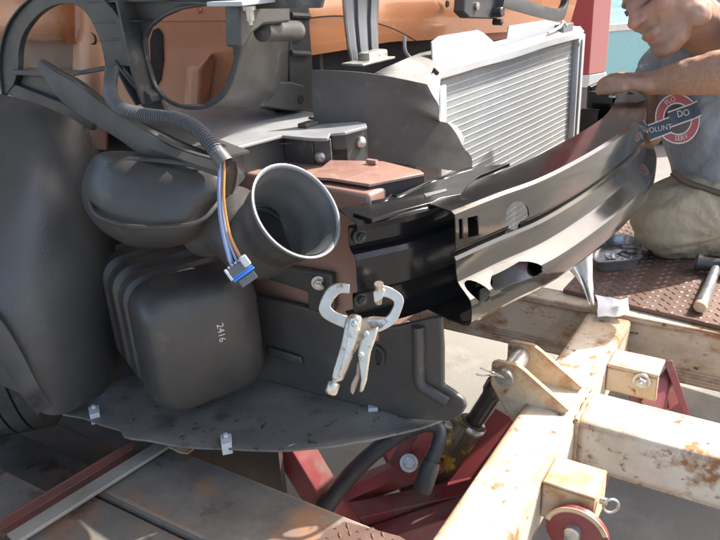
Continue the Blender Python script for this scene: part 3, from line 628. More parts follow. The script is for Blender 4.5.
# lower air dam
d0, d1 = G(258, 380, TZ), G(384, 412, TZ); dn = Z.cross(d1 - d0).normalized(); dn = -dn if dn.dot(CC - d0) < 0 else dn
on = lambda u, v, d=0: onplane(u, v, d0 + dn * d, dn)
b = B(); oc = [(250, 296), (300, 306), (345, 320), (362, 330), (398, 326), (430, 318), (441, 317), (443, 350), (443, 386), (452, 392), (463, 400), (466, 408), (460, 417), (448, 422), (430, 421), (405, 419), (380, 411), (320, 396), (256, 378)]
b.prism([on(u, v) for u, v in oc], -dn * .012); dam = b.build('air_dam', 'plastic', car, bevel=.004, seg=3, label='black lower air dam panel with a raised rib')
B().tube(cr([on(u, v, .002) for u, v in ((418, 326), (419, 345), (419, 370), (421, 384), (432, 392), (448, 402))], 5), .011, 12).build('rib', 'plastic', dam)
b = B(); b.prism([on(u, v, .002) for u, v in ((268, 345), (302, 356), (304, 364), (270, 354))], dn * .006).build('ledge', 'plastic', dam, bevel=.003)
b = B(); b.band(cr([on(u, v, .001) for u, v in ((376, 345), (385, 352), (384, 364), (377, 367), (374, 358))], 4, True), cr([on(u, v, .001) for u, v in ((377, 348), (383, 353), (382, 362), (378, 364), (376, 358))], 4, True), dn * .004, True); b.build('slot_rim', 'plastic', dam)
b = B(); b.prism([on(u, v, .0005) for u, v in ((377, 347), (384, 353), (383, 363), (377, 366), (375, 358))], dn * .001).build('slot', 'dark', dam)
# ------------------------------------------------------------------ bumper beam
BZ = .90
beam = thing('bumper_beam', 'shiny curved steel bumper beam held to the rail end, black at its near end', 'bumper beam', W(.15, .5, BZ - .18))
kp = [(.196, -.004), (.216, .10), (.239, .20), (.251, .34), (.254, .498), (.244, .685), (.207, .864), (.166, .98), (.13, 1.05)]
bp = cr([Vector((f, l, 0)) for f, l in kp], 6)
def bsec(i, prof, path):
    a0, a1 = path[max(i - 1, 0)], path[min(i + 1, len(path) - 1)]; t = (a1 - a0).normalized(); n = Vector((t.y, -t.x, 0)); n = n if n.x > 0 else -n
    return [W(path[i].x + n.x * x, path[i].y + n.y * x, BZ + z) for x, z in prof]
front = [(-.072, .002), (-.04, .002), (-.006, .000), (-.001, -.003), (.0, -.008), (.001, -.030), (.001, -.054), (-.001, -.058), (-.008, -.062), (-.008, -.066), (-.001, -.070), (.001, -.074), (.002, -.095), (.005, -.108), (.010, -.114), (.024, -.126), (.029, -.131), (.031, -.137), (.032, -.152), (.031, -.166), (.027, -.172), (.018, -.175), (-.012, -.176), (-.06, -.172)]
g = [bsec(i, front, bp) for i in range(len(bp))]
bar = B().sheet(g, -.0022).build('impact_bar', 'beam', beam, ang=24)
# punched holes (true holes through the front sheet)
def punch(obj, loops, f=.215, depth=.09):
    cut = B()
    for lp in loops: cut.prism([onF(u, v, f) + CF * depth for u, v in lp], -CF * depth * 1.9)
    c = cut.build('cut', 'dark', smooth=False); md_ = obj.modifiers.new('b', 'BOOLEAN'); md_.operation = 'DIFFERENCE'; md_.object = c; md_.solver = 'EXACT'
    bpy.context.view_layer.update(); dg = bpy.context.evaluated_depsgraph_get(); dg.update()
    me = bpy.data.meshes.new_from_object(obj.evaluated_get(dg)); obj.modifiers.clear(); old = obj.data; obj.data = me; bpy.data.objects.remove(c)
    me.set_sharp_from_angle(angle=rad(24))
ell = lambda cu, cv, a, b_, th=0, n=20: [(cu + a * math.cos(2 * math.pi * k / n) * math.cos(th) - b_ * math.sin(2 * math.pi * k / n) * math.sin(th), cv + a * math.cos(2 * math.pi * k / n) * math.sin(th) + b_ * math.sin(2 * math.pi * k / n) * math.cos(th)) for k in range(n)]
def cr2(pts): return [(p.x, p.y) for p in cr([Vector((u, v, 0)) for u, v in pts], 3, True)]
slot = [(497, 283), (500, 277), (504, 271), (507, 266), (512, 262), (521, 258), (527, 257), (530, 260), (529, 266), (524, 271), (516, 276), (509, 280), (503, 285), (498, 287)]
punch(bar, [[(468, 221), (471, 220), (471, 240), (468, 241)], [(474.5, 219), (482.5, 216), (482.5, 236), (474.5, 239)], ell(509.5, 214.5, 7.5, 14.5, .12)])
punch(bar, [ell(478, 291.5, 5.6, 9.5, .1)], .225, .06)
punch(bar, [[(u, v + 4) for u, v in cr2(slot)]], .243, .06)
# inner channel closing the beam, seen black at the near end
kin = [(.060, -.085), (.083, -.045), (.106, .0), (.135, .10), (.158, .20), (.172, .34), (.175, .498), (.165, .685), (.128, .864), (.092, .98), (.055, 1.05)]
ip = cr([Vector((f, l, 0)) for f, l in kin], 5)
inn = [(-.03, -.001), (-.01, -.001), (.036, -.001), (.043, -.004), (.042, -.010), (.012, -.012), (.006, -.018), (.006, -.046), (.011, -.052), (.024, -.056), (.029, -.061), (.029, -.112), (.025, -.117), (.010, -.122), (.006, -.128), (.006, -.160), (.014, -.166), (.034, -.170), (-.03, -.171)]
g2 = [bsec(i, inn, ip) for i in range(len(ip))]
chan = B().sheet(g2[:19], -.0022).build('end_bracket', 'blackgloss', beam, ang=30, label='black near end of the beam with its stepped channel')
punch(chan, [ell(509.5, 214.5, 10, 17, .12)], .13, .12)
inch = B().sheet([r[5:] for r in g2[24:]], -.002).build('inner_channel', 'blackgloss', beam, ang=30)
punch(inch, [ell(509.5, 214.5, 10, 17, .12)], .15, .12)
# end plate with the two bolts
for u, v in ((359, 236), (360, 299)):
    p = onF(u, v, .076); hexbolt(p, (CF * .9 - CL * .35), .0075, .011, beam, m='rubber')
# top plate overlap and slots
b = B(); top = [(353, 213), (372, 219), (398, 211), (433, 202), (440, 198), (461, 194), (468, 184), (480, 175), (510, 163), (495, 165), (470, 169), (440, 176), (428, 184), (398, 194), (382, 199), (366, 204)]
b.prism([G(u, v, BZ + .0055) for u, v in top], -Z * .006).build('top_plate', 'blackgloss', beam, bevel=.0006)
for lp in (((424, 194), (446, 189), (447, 191), (426, 197)),):
    b = B(); b.prism([G(u, v, BZ + .006) for u, v in lp], Z * .0006).build('slot', 'zinc', beam)
b = B(); b.tube(cr([G(u, v, BZ + .006) for u, v in ((372, 202), (386, 199), (392, 195), (400, 195), (430, 181), (445, 177), (458, 172), (472, 168))], 4), .0022, 8).build('rolled_edge', 'blackgloss', beam)
# far mounting bracket
fb = B(); fb.box(W(.02, .985, BZ - .13), CL * .02, CF * .07, Z * .125); fb.box(W(.01, 1.005, BZ - .135), CL * .10, CF * .012, Z * .14); fb.box(W(.02, .94, BZ - .16), CL * .012, CF * .05, Z * .12)
farb = fb.build('end_bracket', 'blackgloss', beam, bevel=.004, label='black far mounting bracket of the beam')
for u, v in ((613, 97), (625, 89), (630, 92), (606, 92)):
    p = G(u, v, BZ + .004); b = B(); b.lathe(p, Z, [(0, .010), (.004, .009), (.005, .0)], 10).build('bolt', 'zinc', beam)

# ------------------------------------------------------------------ locking pliers
pl_ = thing('locking_pliers', 'worn silver locking C clamp pliers gripping the black end of the bumper beam', 'pliers', P(350, 390, 1.06))
PD = 1.055
def flat(pts, z, th, name, m='plier', bev=.0022, n=4, closed=True, lab=None):
    q = [P(p[0], p[1], z + (p[2] if len(p) > 2 else 0)) for p in pts]; vec = (q[0] - CC).normalized() * th
    return B().prism(q, vec).build(name, m, pl_, bevel=bev, label=lab)
lj_o = cr([Vector((u, v, 0)) for u, v in ((350, 284), (338, 282.5), (327, 288), (320, 302), (319, 312), (326, 320), (345, 329))], 4)
lj_i = cr([Vector((u, v, 0)) for u, v in ((350, 294), (341, 293.5), (336, 297), (331.5, 304), (332, 308), (337, 312), (348, 316))], 4)
vd = (P(350, 320, 1) - CC).normalized()
B().band([P(p.x, p.y, PD + .01) for p in lj_o], [P(p.x, p.y, PD + .01) for p in lj_i], vd * .013).build('fixed_jaw', 'plier', pl_, bevel=.0022, seg=3)
rj_o = cr([Vector((u, v, 0)) for u, v in ((375, 287), (381, 285), (390, 287), (400, 293), (404, 300), (402, 309), (396, 322), (384, 330), (372, 334))], 4)
rj_i = cr([Vector((u, v, 0)) for u, v in ((376, 300), (382, 297), (388, 298), (393, 301), (394, 304), (392, 309), (387, 316), (378, 319), (365, 318))], 4)
B().band([P(p.x, p.y, PD) for p in rj_o], [P(p.x, p.y, PD) for p in rj_i], vd * .013).build('moving_jaw', 'plier', pl_, bevel=.0022, seg=3)
B().tube([P(379, 284, PD - .006), P(379, 290, PD + .002), P(378, 303, PD + .014)], [.007, .0065, .006], 12).build('swivel_pad', 'plier', pl_)
flat([(373, 291), (380, 287), (386, 290), (382, 300), (374, 303)], PD - .004, .012, 'pad_seat', bev=.002)
flat([(348, 316), (354, 313), (363, 316), (362, 325), (358, 340), (351, 362), (343, 381), (337, 383), (331, 380), (333, 371), (341, 345), (345, 325)], PD - .004, .016, 'handle', bev=.0045)
flat([(349.5, 318), (356, 316.5), (360, 319), (356, 340), (348, 362), (341, 378), (338, 377), (345, 352)], PD - .0065, .004, 'handle_ridge', bev=.0016)
flat([(362, 318), (374, 316), (386, 317), (390, 322), (383, 329), (372, 333), (364, 340), (356, 352), (350, 356), (354, 340)], PD, .010, 'jaw_body', m='plierrust', bev=.002)
flat([(366, 330), (374, 328), (379, 327), (376, 338), (371, 352), (369, 364), (367, 380), (363, 392), (359, 393), (361, 380), (359, 366), (358, 352), (361, 340)], PD - .006, .012, 'release_lever', bev=.0035)
flat([(357, 362), (361, 364), (360, 378), (356, 388), (353, 395), (350, 392), (351, 384), (356, 374)], PD + .002, .006, 'release_tip', m='plierrust', bev=.0015)
B().lathe(P(332.5, 388, PD + .002), (P(332, 389.5, PD) - P(336, 377, PD)), [(-.022, .0045), (-.010, .0045), (-.009, .0085), (-.006, .0095), (.006, .0095), (.009, .008), (.010, 0)], 18).build('adjusting_screw', 'plier', pl_)
for u, v in ((354, 324), (366, 334), (361, 355)):
    B().lathe(P(u, v, PD - .006), -vd, [(-.004, .0045), (.001, .0045), (.0025, .003), (.003, 0)], 14).build('rivet', 'zinc', pl_)

# ------------------------------------------------------------------ wiring harness
wr = thing('wiring_harness', 'corrugated gray wiring conduit hanging over the bracket with a loose blue sealed plug', 'wiring harness', P(222, 160, 1.0))
wp = cr([P(u, v, z) for u, v, z in ((112, 70, 1.16), (110, 88, 1.13), (113, 100, 1.09), (124, 110, 1.06), (150, 116, 1.04), (174, 119, 1.02), (192, 126, 1.0), (206, 138, .985), (217, 153, .975), (221, 163, .972))], 70)
L_ = 0; rr = []
for i, p in enumerate(wp):
    if i: L_ += (p - wp[i - 1]).length
    rr.append(.0098 + (.0012 if math.sin(L_ / .0044 * 2 * math.pi) > -.2 else -.0006))
B().tube(wp[:-60], rr[:-60], 14).build('conduit', 'conduit', wr, ang=25)
s0, s1 = wp[-85], P(226, 164, .972)
B().tube([s0, s0.lerp(s1, .5), s1], [.0105, .0118, .0118], 18, caps=False).build('sleeve', 'conduit', wr)
# torn half tube below
hs = cr([P(u, v, z) for u, v, z in ((228, 160, .985), (230, 172, .99), (229, 184, 1.0), (226, 194, 1.01))], 5); rows = []
rgt_ = CR @ Vector((1, 0, 0)); fw_ = CR @ Vector((0, 0, 1))
for i, p in enumerate(hs):
    r0_ = .0105 * (1 - .25 * i / len(hs)); rows.append([p + rgt_ * r0_ * math.cos(t) - fw_ * r0_ * math.sin(t) for t in [math.pi * k / 10 for k in range(11)]])
B().sheet(rows, .001).build('torn_sleeve', mat('brown tape', (.06, .04, .03), (.11, .075, .05), .4, scale=30), wr)
for k, (m_, du, u1, v1) in enumerate((('wireblue', -2.5, 229.5, 262), ('wireblue', -.7, 232.5, 263), ('wireblack', 1.0, 235, 263), ('wiregray', -1.6, 231, 265), ('wiregray', .4, 237, 262), ('wirewhite', 1.9, 240, 258), ('wireorange', 2.7, 241, 258))):
    zz = .975 + .003 * (k % 3)
    q = cr([P(u, v, z) for u, v, z in ((222 + du * .6, 158, zz), (221.5 + du, 172, zz), (221 + du, 195, zz), (222.5 + du * 1.2, 215, zz + .005), (227 + du * 1.5, 238, zz + .01), (u1, v1, zz + .012))], 7)
    B().tube(q, .0019 if k != 2 else .0017, 8).build('wire', m_, wr)
CD = .985; cx = (P(255, 264, CD) - P(228, 283, CD)); cxl = cx.length; ex = cx.normalized(); eq = -(P(241, 272, CD) - CC).normalized(); ey = ex.cross(eq).normalized(); ey = -ey if ey.dot(Z) < 0 else ey
cc_ = P(241, 272, CD)
def cbx(name, m_, x, y, z, w, h, d, par, bev=.0015): return B().cbox(cc_ + ex * x + ey * y + eq * z, ex * w, ey * h, eq * d).build(name, m_, par, bevel=bev)
conn = cbx('connector', 'connector', 0, .004, 0, .030, .017, .018, wr)
cbx('connector_nose', 'connector', .002, -.013, -.001, .026, .012, .013, conn)
cbx('seal', 'seal', .001, -.005, 0, .034, .0032, .020, conn, .0012); cbx('seal', 'seal', .001, -.0015, 0, .033, .0025, .019, conn, .001)
cbx('latch', 'latch', .013, .009, .004, .011, .016, .016, conn, .002); cbx('latch', 'latch', -.016, .006, .004, .004, .018, .013, conn, .001)
for k in range(4): cbx('wire_boot', 'wiregray' if k % 2 else 'latch', -.010 + .0055 * k, .013, .003, .004, .006, .006, conn, .0012)

# ------------------------------------------------------------------ white straightening rack
rk = thing('frame_rack', 'rusty white steel frame straightening rack made of welded square beams', 'frame rack', RW(-.06, 0, .1))
TB = .105
b = B(); b.box(RW(-.122, -.95, RZ - TB), RC * .1, RL * 1.303, Z * TB); lb = b.build('long_beam', 'rack', rk, bevel=.008, seg=3, label='long white square beam running to the left of the corner post')
b = B(); b.box(RW(-.021, -.082, RZ - TB - .002), RC * 1.2, RL * .112, Z * TB); b.build('cross_beam', 'rack', rk, bevel=.008, seg=3)
# C channel beyond
chp = [(0, 0), (.05, 0), (.05, -.012), (.012, -.016), (.012, -.125), (.05, -.129), (.05, -.141), (0, -.141)]
def cprof(k0, c0, c1, z0): return [[RW(c, k0 - x + .05, z0 + z) for x, z in chp] for c in (c0, c1)]
b = B(); b.loft([[RW(c, .357 + x, RZ + .006 + z) for x, z in ((0, 0), (0, -.014), (.018, -.020), (.018, -.122), (0, -.128), (0, -.145), (.07, -.145), (.07, 0))] for c in (-1.2, 1.3)]); b.build('channel', 'rackchannel', rk, bevel=.003)
# twin lugs with pin
lp = [(491.5, 365), (492, 362.5), (497, 361.5), (517, 366), (524, 371), (569, 411), (562, 416), (535, 411), (527, 404), (513, 423), (499, 400), (490.5, 384)]
k1, k2 = -.075, .0
near = [onK(u, v, k1) for u, v in lp]
lug = B().prism(near, RL * .011).build('lug', 'lug', rk, bevel=.0015); lug2 = dup(lug, RL * .085 + Z * .0 + RC * .0, rk)
pc = onK(506, 376, k1)
B().lathe(pc, RL, [(-.012, 0), (-.012, .017), (-.009, .0185), (.05, .0185), (.10, .0185), (.102, 0)], 24).build('pin', 'zinc', rk)
B().lathe(pc, RL, [(-.004, .0215), (-.001, .0215), (-.001, .017), (-.004, .017), (-.004, .0215)], 20).build('washer', 'lug', rk)
pq = P(498, 374, 1.27)
B().tube(cr([pc - RL * .008, P(496, 373.5, 1.27), P(489, 371.5, 1.265), P(483, 369, 1.26), P(480, 368, 1.26)], 4), .0014, 6).build('cotter', 'zinc', rk); B().tube(cr([pc - RL * .008, P(495, 375, 1.27), P(487, 375.5, 1.265), P(481, 375.5, 1.26), P(476, 374, 1.26)], 4), .0014, 6).build('cotter', 'zinc', rk)
# right lugs
u0 = G(620, 351, RZ + .002); 
b = B(); b.box(RW(-.021, .135, RZ - .062), RC * .10, RL * .012, Z * .055); b.box(RW(-.021, .135, RZ - .007), RC * .10, RL * .07, Z * .008)
b.build('side_lug', 'lug', rk, bevel=.002)
hexbolt(onK(642, 381, .134), -RL, .012, .014, rk)
b = B(); b.box(RW(-.021, -.27, RZ - .075), RC * .085, RL * .012, Z * .072); b.box(RW(-.021, -.27, RZ - .010), RC * .085, RL * .075, Z * .008); b.box(RW(.054, -.2695, RZ - .075), RC * .01, RL * .0745, Z * .064)
b.build('side_lug', 'lug', rk, bevel=.002)
wm = B()
for (c, k, d, n) in ((-.0205, -.083, RL * .112, 14),):
    p0 = RW(c, k, RZ + .0005); wm.tube([p0 + d * (i / n) + Vector((random.uniform(-.002, .002), random.uniform(-.002, .002), 0)) for i in range(n + 1)], .0045, 8)
p0 = RW(-.0205, -.083, RZ); wm.tube([p0 - Z * (.1 * i / 10) + Vector((random.uniform(-.0015, .0015), random.uniform(-.0015, .0015), 0)) for i in range(11)], .005, 8)
wm.build('weld_bead', 'lug', rk)

# red disc with pin
dc = onK(577, 532, -.285)
rd_ = thing('pulley_disc', 'red round plate with an oblong pin hole hung under the lower lug', 'chain plate', dc - Z * .05)
B().lathe(dc, -RL, [(-.004, 0), (-.004, .050), (.004, .050), (.006, .047), (.006, 0)], 36).build('disc', 'redpaint', rd_)
B().band([dc - RL * .007 + RC * x * 1.0 + Z * y for x, y in [(.052 * math.cos(rad(a_)), .052 * math.sin(rad(a_))) for a_ in range(20, 165, 6)]], [dc - RL * .007 + RC * x + Z * y for x, y in [(.044 * math.cos(rad(a_)), .044 * math.sin(rad(a_))) for a_ in range(20, 165, 6)]], -RL * .002).build('rim', 'lug', rd_)
B().loft([[dc - RL * t + RC * (.012 * math.cos(a_) - .004) * s + Z * ((.012 * math.sin(a_) + (.010 if math.sin(a_) > 0 else -.010)) * s - .002) for a_ in [2 * math.pi * k / 20 for k in range(20)]] for t, s in ((0, 1.0), (.018, 1.0), (.020, .85))]).build('pin_head', 'zinc', rd_)
rg = thing('ring_pin', 'small steel ring hanging at the side of the lower lug', 'ring pin', onK(611, 506, -.25) - Z * .02)
rc_ = onK(611, 506, -.25); B().tube([rc_ + RC * (.013 * math.cos(t)) * .8 + Z * .013 * math.sin(t) + RL * .006 * math.cos(t) for t in [2 * math.pi * k / 24 for k in range(25)]], .0022, 8).build('ring', 'zinc', rg)
B().tube([onK(600, 500, -.25), onK(607, 502, -.25)], .006, 10).build('shank', 'zinc', rg)

# ------------------------------------------------------------------ ram, hose, red frame
ra, rb_ = onK(503, 377, -.03), G(410, 520, .10)
rdv = (rb_ - ra).normalized(); ram = thing('hydraulic_ram', 'greasy yellow and black hydraulic ram sloping down from the white lugs', 'hydraulic ram', rb_)
lenr = (rb_ - ra).length
B().lathe(ra, rdv, [(0, 0), (0, .018), (.02, .024), (.04, .023), (.05, .018), (.3, .018)], 24).build('rod', 'rod', ram)
tj = lenr * .30
B().lathe(ra + rdv * tj, rdv, [(-.004, .018), (-.004, .026), (.008, .029), (.016, .029), (.02, .027), (lenr - tj - .02, .027), (lenr - tj, .024), (lenr - tj, 0)], 28).build('barrel', 'ram', ram, ang=40)
B().lathe(ra + rdv * tj, rdv, [(-.002, .028), (.002, .031), (.008, .031), (.011, .029)], 28).build('collar', 'zinc', ram)
up_ = P(425, 470, 1.33); sp = ra + rdv * ((up_ - ra).dot(rdv)); side = (CR @ Vector((-1, .1, .5))); side = (side - rdv * side.dot(rdv)).normalized()
B().lathe(sp + side * .034 - rdv * .03, rdv, [(0, 0), (0, .02), (.05, .022), (.07, .020), (.09, .014), (.09, 0)], 20).build('valve_body', 'ram', ram)
B().tube([sp + side * .03 - rdv * .012, sp + side * .075 - rdv * .02], [.010, .009], 12).build('fitting', 'zinc', ram)
hz = thing('hydraulic_hose', 'thick black rubber hose curving down into the ram', 'hose', P(340, 492, 1.3))
hp = cr([P(u, v, z) for u, v, z in ((322, 512, 1.40), (338, 490, 1.40), (358, 467, 1.39), (382, 446, 1.37), (405, 431, 1.36), (424, 425, 1.35), (437, 427, 1.345), (440, 436, 1.34), (436, 450, 1.335), (430, 466, 1.33), (426, 478, 1.33))], 7)
B().tube(hp, [.019 - .006 * min(1, i / (len(hp) * .55)) for i in range(len(hp))], 16).build('hose_line', 'hose', hz)
B().lathe(hp[-8], (hp[-1] - hp[-8]), [(-.01, .015), (.0, .018), (.045, .018), (.05, .015)], 16).build('ferrule', 'hose', hz)
rf = thing('red_stand', 'faded red steel stand of box bars under the car', 'stand', G(400, 500, .05))
def barpx(pts, w, h, name='bar', zz=None):
    q = [P(*p) for p in pts]
    d = (q[-1] - q[0]).normalized(); s = d.cross(Z).normalized(); n_ = s.cross(d)
    return B().loft([[p + s * x * w + n_ * y * h for x, y in ((-.5, -.5), (.5, -.5), (.5, .5), (-.5, .5))] for p in q]).build(name, 'redpaint', rf, bevel=.003)
barpx([(280, 425, 1.42), (352, 545, 1.46)], .062, .05, 'leg')
barpx([(345, 520, 1.50), (480, 492, 1.48)], .05, .045)
barpx([(330, 500, 1.58), (440, 458, 1.50)], .05, .04)
barpx([(430, 415, 1.48), (400, 470, 1.50)], .045, .04)
barpx([(370, 545, 1.46), (510, 500, 1.40)], .05, .05)
barpx([(440, 520, 1.5), (512, 420, 1.55)], .07, .05)
barpx([(380, 420, 1.7), (420, 500, 1.52)], .06, .02)
B().sheet([[P(330, 495, 1.46), P(372, 478, 1.46), P(420, 452, 1.46)], [P(338, 505, 1.45), P(380, 487, 1.45), P(425, 462, 1.45)]], .004).build('brace', 'redpaint', rf)
hexbolt(P(409, 463, 1.44), CC - P(409, 463, 1.44), .012, .02, rf)
ra_ = thing('red_bracket', 'short red angled channel under the white rack by the upper side lug', 'rack arm', G(670, 400, .2))
q = [onK(652, 372, .2), onK(668, 366, .2), onK(688, 412, .2), onK(660, 402, .2)]
b = B(); b.loft([[P(u, v, z) for u, v in ((628, 396), (648, 390), (660, 412), (640, 420))] for z in (1.52, 1.6)]); b.loft([[P(u, v, z) for u, v, z in ((640, 402, 1.50), (670, 362, 1.52), (672, 372, 1.52), (660, 420, 1.48))], [P(u, v, z) for u, v, z in ((655, 402, 1.62), (690, 415, 1.62), (688, 424, 1.6), (662, 430, 1.6))]])
b.build('channel', 'redpaint', ra_, bevel=.002)
B().loft([[P(u, v, 1.5) for u, v in ((664, 362), (672, 360), (690, 414), (684, 416))], [P(u, v, 1.53) for u, v in ((664, 362), (672, 360), (690, 414), (684, 416))]]).build('web', 'redpaint', ra_, bevel=.001)
r2 = thing('red_beam', 'pinkish red bar showing below the crossing of the white beams', 'rack arm', G(590, 480, .2))
B().loft([[P(u, v, 1.36) for u, v in ((566, 462), (612, 470), (596, 520), (548, 505))], [P(u, v, 1.40) for u, v in ((566, 462), (612, 470), (596, 520), (548, 505))]]).build('bar', mat('pink red paint', (.42, .12, .12), (.36, .09, .095), .4, scale=6, bump=.1), r2, bevel=.003)

# ------------------------------------------------------------------ gray platform bottom left
gp = thing('steel_platform', 'grimy gray steel platform beams in the shade below the car', 'platform', RW(-.6, -.6, RZ - .3))
PZ_ = RZ + .0
def kb(k0, k1, z1, h, c0=-1.6, c1=.03, name='beam'):
    return B().box(RW(c0, k0, z1 - h), RC * (c1 - c0), RL * (k1 - k0), Z * h).build(name, 'greysteel', gp, bevel=.004)
kb(-.634, -.492, PZ_, .006, -.705, -.124); kb(-.634, -.626, PZ_ - .0065, .13, -.705, -.124, 'web'); kb(-.500, -.492, PZ_ - .0065, .13, -.705, -.124, 'web')
kb(-.80, -.637, PZ_ - .016, .12, -.72, -.13)
kb(-.62, -.50, PZ_ - .13, .10, -1.7, -.72); kb(-.48, -.38, PZ_ - .20, .05, -1.7, -.70); kb(-.80, -.66, PZ_ - .03, .10, -1.7, -.735)
B().box(RW(-1.8, -.49, PZ_ - .22), RC * 1.17, RL * .5, Z * .01).build('lower_plate', mat('dark brown plate', (.07, .055, .045), (.11, .08, .06), .6, scale=6, bump=.2), gp)
B().box(RW(-1.5, -.36, PZ_ - .16), RC * 1.0, RL * .012, Z * .11).build('back_plate', mat('rust brown plate', (.075, .06, .05), (.11, .08, .06), .6, scale=6, bump=.2), gp)
B().box(RW(-1.6, -.86, PZ_ - .012), RC * 1.6, RL * .055, Z * .02).build('edge_bar', 'greysteel', gp, bevel=.003)
fbq = thing('flat_bar', 'pale gray flat bar lying slantwise across the platform beams', 'flat bar', G(85, 485, PZ_ + .004))
e0, e1 = G(8, 538, PZ_ + .006), G(172, 436, PZ_ + .006); d_ = (e1 - e0); s_ = d_.cross(Z).normalized()
B().box(e0 - s_ * .002, d_, s_ * .03, Z * .007).build('bar', 'flatbar', fbq, bevel=.0015)
ag = thing('angle_iron', 'rusty red angle iron lying along the pale flat bar', 'angle iron', e0 - s_ * .03)
sg = -1
B().loft([[e0 + d_ * t - s_ * .004 - s_ * x + Z * y for x, y in ((0, 0), (.020, 0), (.020, .022), (.016, .022), (.016, .005), (0, .005))] for t in (-.02, .78)]).build('angle', 'redrust', ag, bevel=.001)
wc = thing('scrap_bracket', 'small white and rusty steel tab poking out under the splash shield', 'steel tab', G(190, 443, PZ_))
b = B(); b.prism([G(u, v, PZ_ + .012) for u, v in ((163, 444), (172, 440), (178, 441), (180, 437), (198, 439), (196, 446), (188, 453), (180, 452))], -Z * .004).build('tab', 'lug', wc, bevel=.001)
def treadplate(pts, z, th, root, nm='plate', pitch=.03, size=.016):
    P0 = [Vector((p.x, p.y, z)) for p in pts]; B().prism(P0, -Z * th).build(nm, 'tread', root, bevel=.001)
    import itertools
    us = [(p - RJ).dot(RC) for p in P0]; ks = [(p - RJ).dot(RL) for p in P0]; m_ = B()
    poly = list(zip(us, ks))
    def inside(x, y):
        c = False; j = len(poly) - 1
        for i in range(len(poly)):
            if (poly[i][1] > y) != (poly[j][1] > y) and x < (poly[j][0] - poly[i][0]) * (y - poly[i][1]) / (poly[j][1] - poly[i][1]) + poly[i][0]: c = not c
            j = i
        return c
    i = 0; y = min(ks)
    while y < max(ks):
        x = min(us) + (i % 2) * pitch * .5; j = 0
        while x < max(us):
            if inside(x, y):
                an = rad(45 if (i + j) % 2 else -45) ; dx, dy = math.cos(an), math.sin(an); c0 = RW(x, y, z)
                A1, A2 = RC * dx + RL * dy, -RC * dy + RL * dx
                m_.add([c0 - A1 * size * .55, c0 - A2 * size * .2, c0 + A1 * size * .55, c0 + A2 * size * .2, c0 - A1 * size * .3 + Z * .002, c0 + A1 * size * .3 + Z * .002], [(0, 1, 4), (1, 5, 4), (1, 2, 5), (2, 3, 5), (3, 4, 5), (3, 0, 4)])
            x += pitch; j += 1
        y += pitch * .5; i += 1
    o = m_.build('tread_lug', 'tread', root, smooth=False); o['kind'] = 'stuff'
cp = thing('checker_plate', 'small rusty checker plate offcut on the near platform beam', 'steel plate', G(370, 535, PZ_))
treadplate([G(u, v, PZ_ + .006) for u, v in ((330, 530), (344, 521), (400, 536), (440, 560), (300, 552))], PZ_ + .006, .005, cp, pitch=.022, size=.014)

# ------------------------------------------------------------------ deck plate, tray, rag, hammer
dk = thing('deck_plate', 'rusty brown checkered steel deck plate the man kneels on', 'deck plate', G(680, 280, RZ))
DZ = RZ + .018
treadplate([G(u, v, DZ) for u, v in ((563, 289), (640, 307), (730, 328), (1000, 400), (1000, 240), (700, 196), (640, 206))], DZ, .010, dk)
tp_ = thing('drip_tray', 'shallow metal drip tray holding clutter beside the kneeling man', 'tray', G(615, 268, DZ))
ro = [(592, 250), (594, 242), (604, 237), (618, 235), (634, 237), (640, 245), (640, 254), (636, 259), (610, 262), (596, 261)]
TH = .03; top_ = cr([G(u, v, DZ + TH) for u, v in ro], 3, True); ctr = sum(top_, Vector()) / len(top_)
botm = [Vector((ctr.x + (p.x - ctr.x) * .9, ctr.y + (p.y - ctr.y) * .9, DZ + .001)) for p in top_]
inb = [Vector((ctr.x + (p.x - ctr.x) * .86, ctr.y + (p.y - ctr.y) * .86, DZ + .006)) for p in top_]; intp = [ctr + (p - ctr) * .965 for p in top_]; lip = [ctr + (p - ctr) * 1.03 for p in top_]
B().loft([botm, [p.lerp(q, .9) for p, q in zip(botm, top_)], lip, [p + Z * .003 for p in lip], [p + Z * .003 for p in intp], inb]).build('pan', 'pan', tp_, ang=40)
b = B()
for k in range(9):
    c_ = ctr + Vector((random.uniform(-.05, .05), random.uniform(-.05, .05), -.016 + random.uniform(0, .008))); an = random.uniform(0, 3.14)
    b.cbox(c_, Vector((math.cos(an), math.sin(an), .1)) * random.uniform(.02, .05), Vector((-math.sin(an), math.cos(an), .1)) * random.uniform(.008, .02), Z * .006)
sc_ = b.build('scrap', 'pan', tp_, bevel=.001); sc_['kind'] = 'stuff'
rag = thing('rag', 'white crumpled rag hanging over the rack channel below the beam', 'rag', G(585, 298, RZ))
gr = []
for i, (cl, cr_, v) in enumerate(((574, 590, 244), (564, 592, 251), (556, 592, 259), (566, 592, 267), (575, 592, 277), (582, 593, 288), (588.5, 594.5, 303))):
    row = []
    for j in range(6):
        t = j / 5; row.append(P(cl + (cr_ - cl) * t, v + 2.0 * math.sin(j * 2 + i), 1.66 - .012 * i + .012 * math.sin(j * 2.3 + i * .7)))
    gr.append(row)
B().sheet(crgrid(gr, 4), .0015).build('cloth', 'cloth', rag, ang=80)
white_scrap = thing('rag', 'small white crumpled scrap at the end of the long beam', 'rag', G(610, 303, RZ + .01))  # thin crumpled white sheet on the beam end
gr = [[G(u + random.uniform(-2, 2), v + random.uniform(-1, 1), RZ + .012) + Z * abs(noise.noise(Vector((u * .2, v * .3, 5)))) * .03 for u in (596, 604, 612, 620, 629)] for v in (302, 307, 312, 317)]
B().sheet(crgrid(gr, 3), .002).build('cloth', 'cloth', white_scrap, ang=80)
hm_ = thing('hammer', 'gray steel handled hammer lying on the rusty deck plate', 'hammer', G(700, 308, DZ))
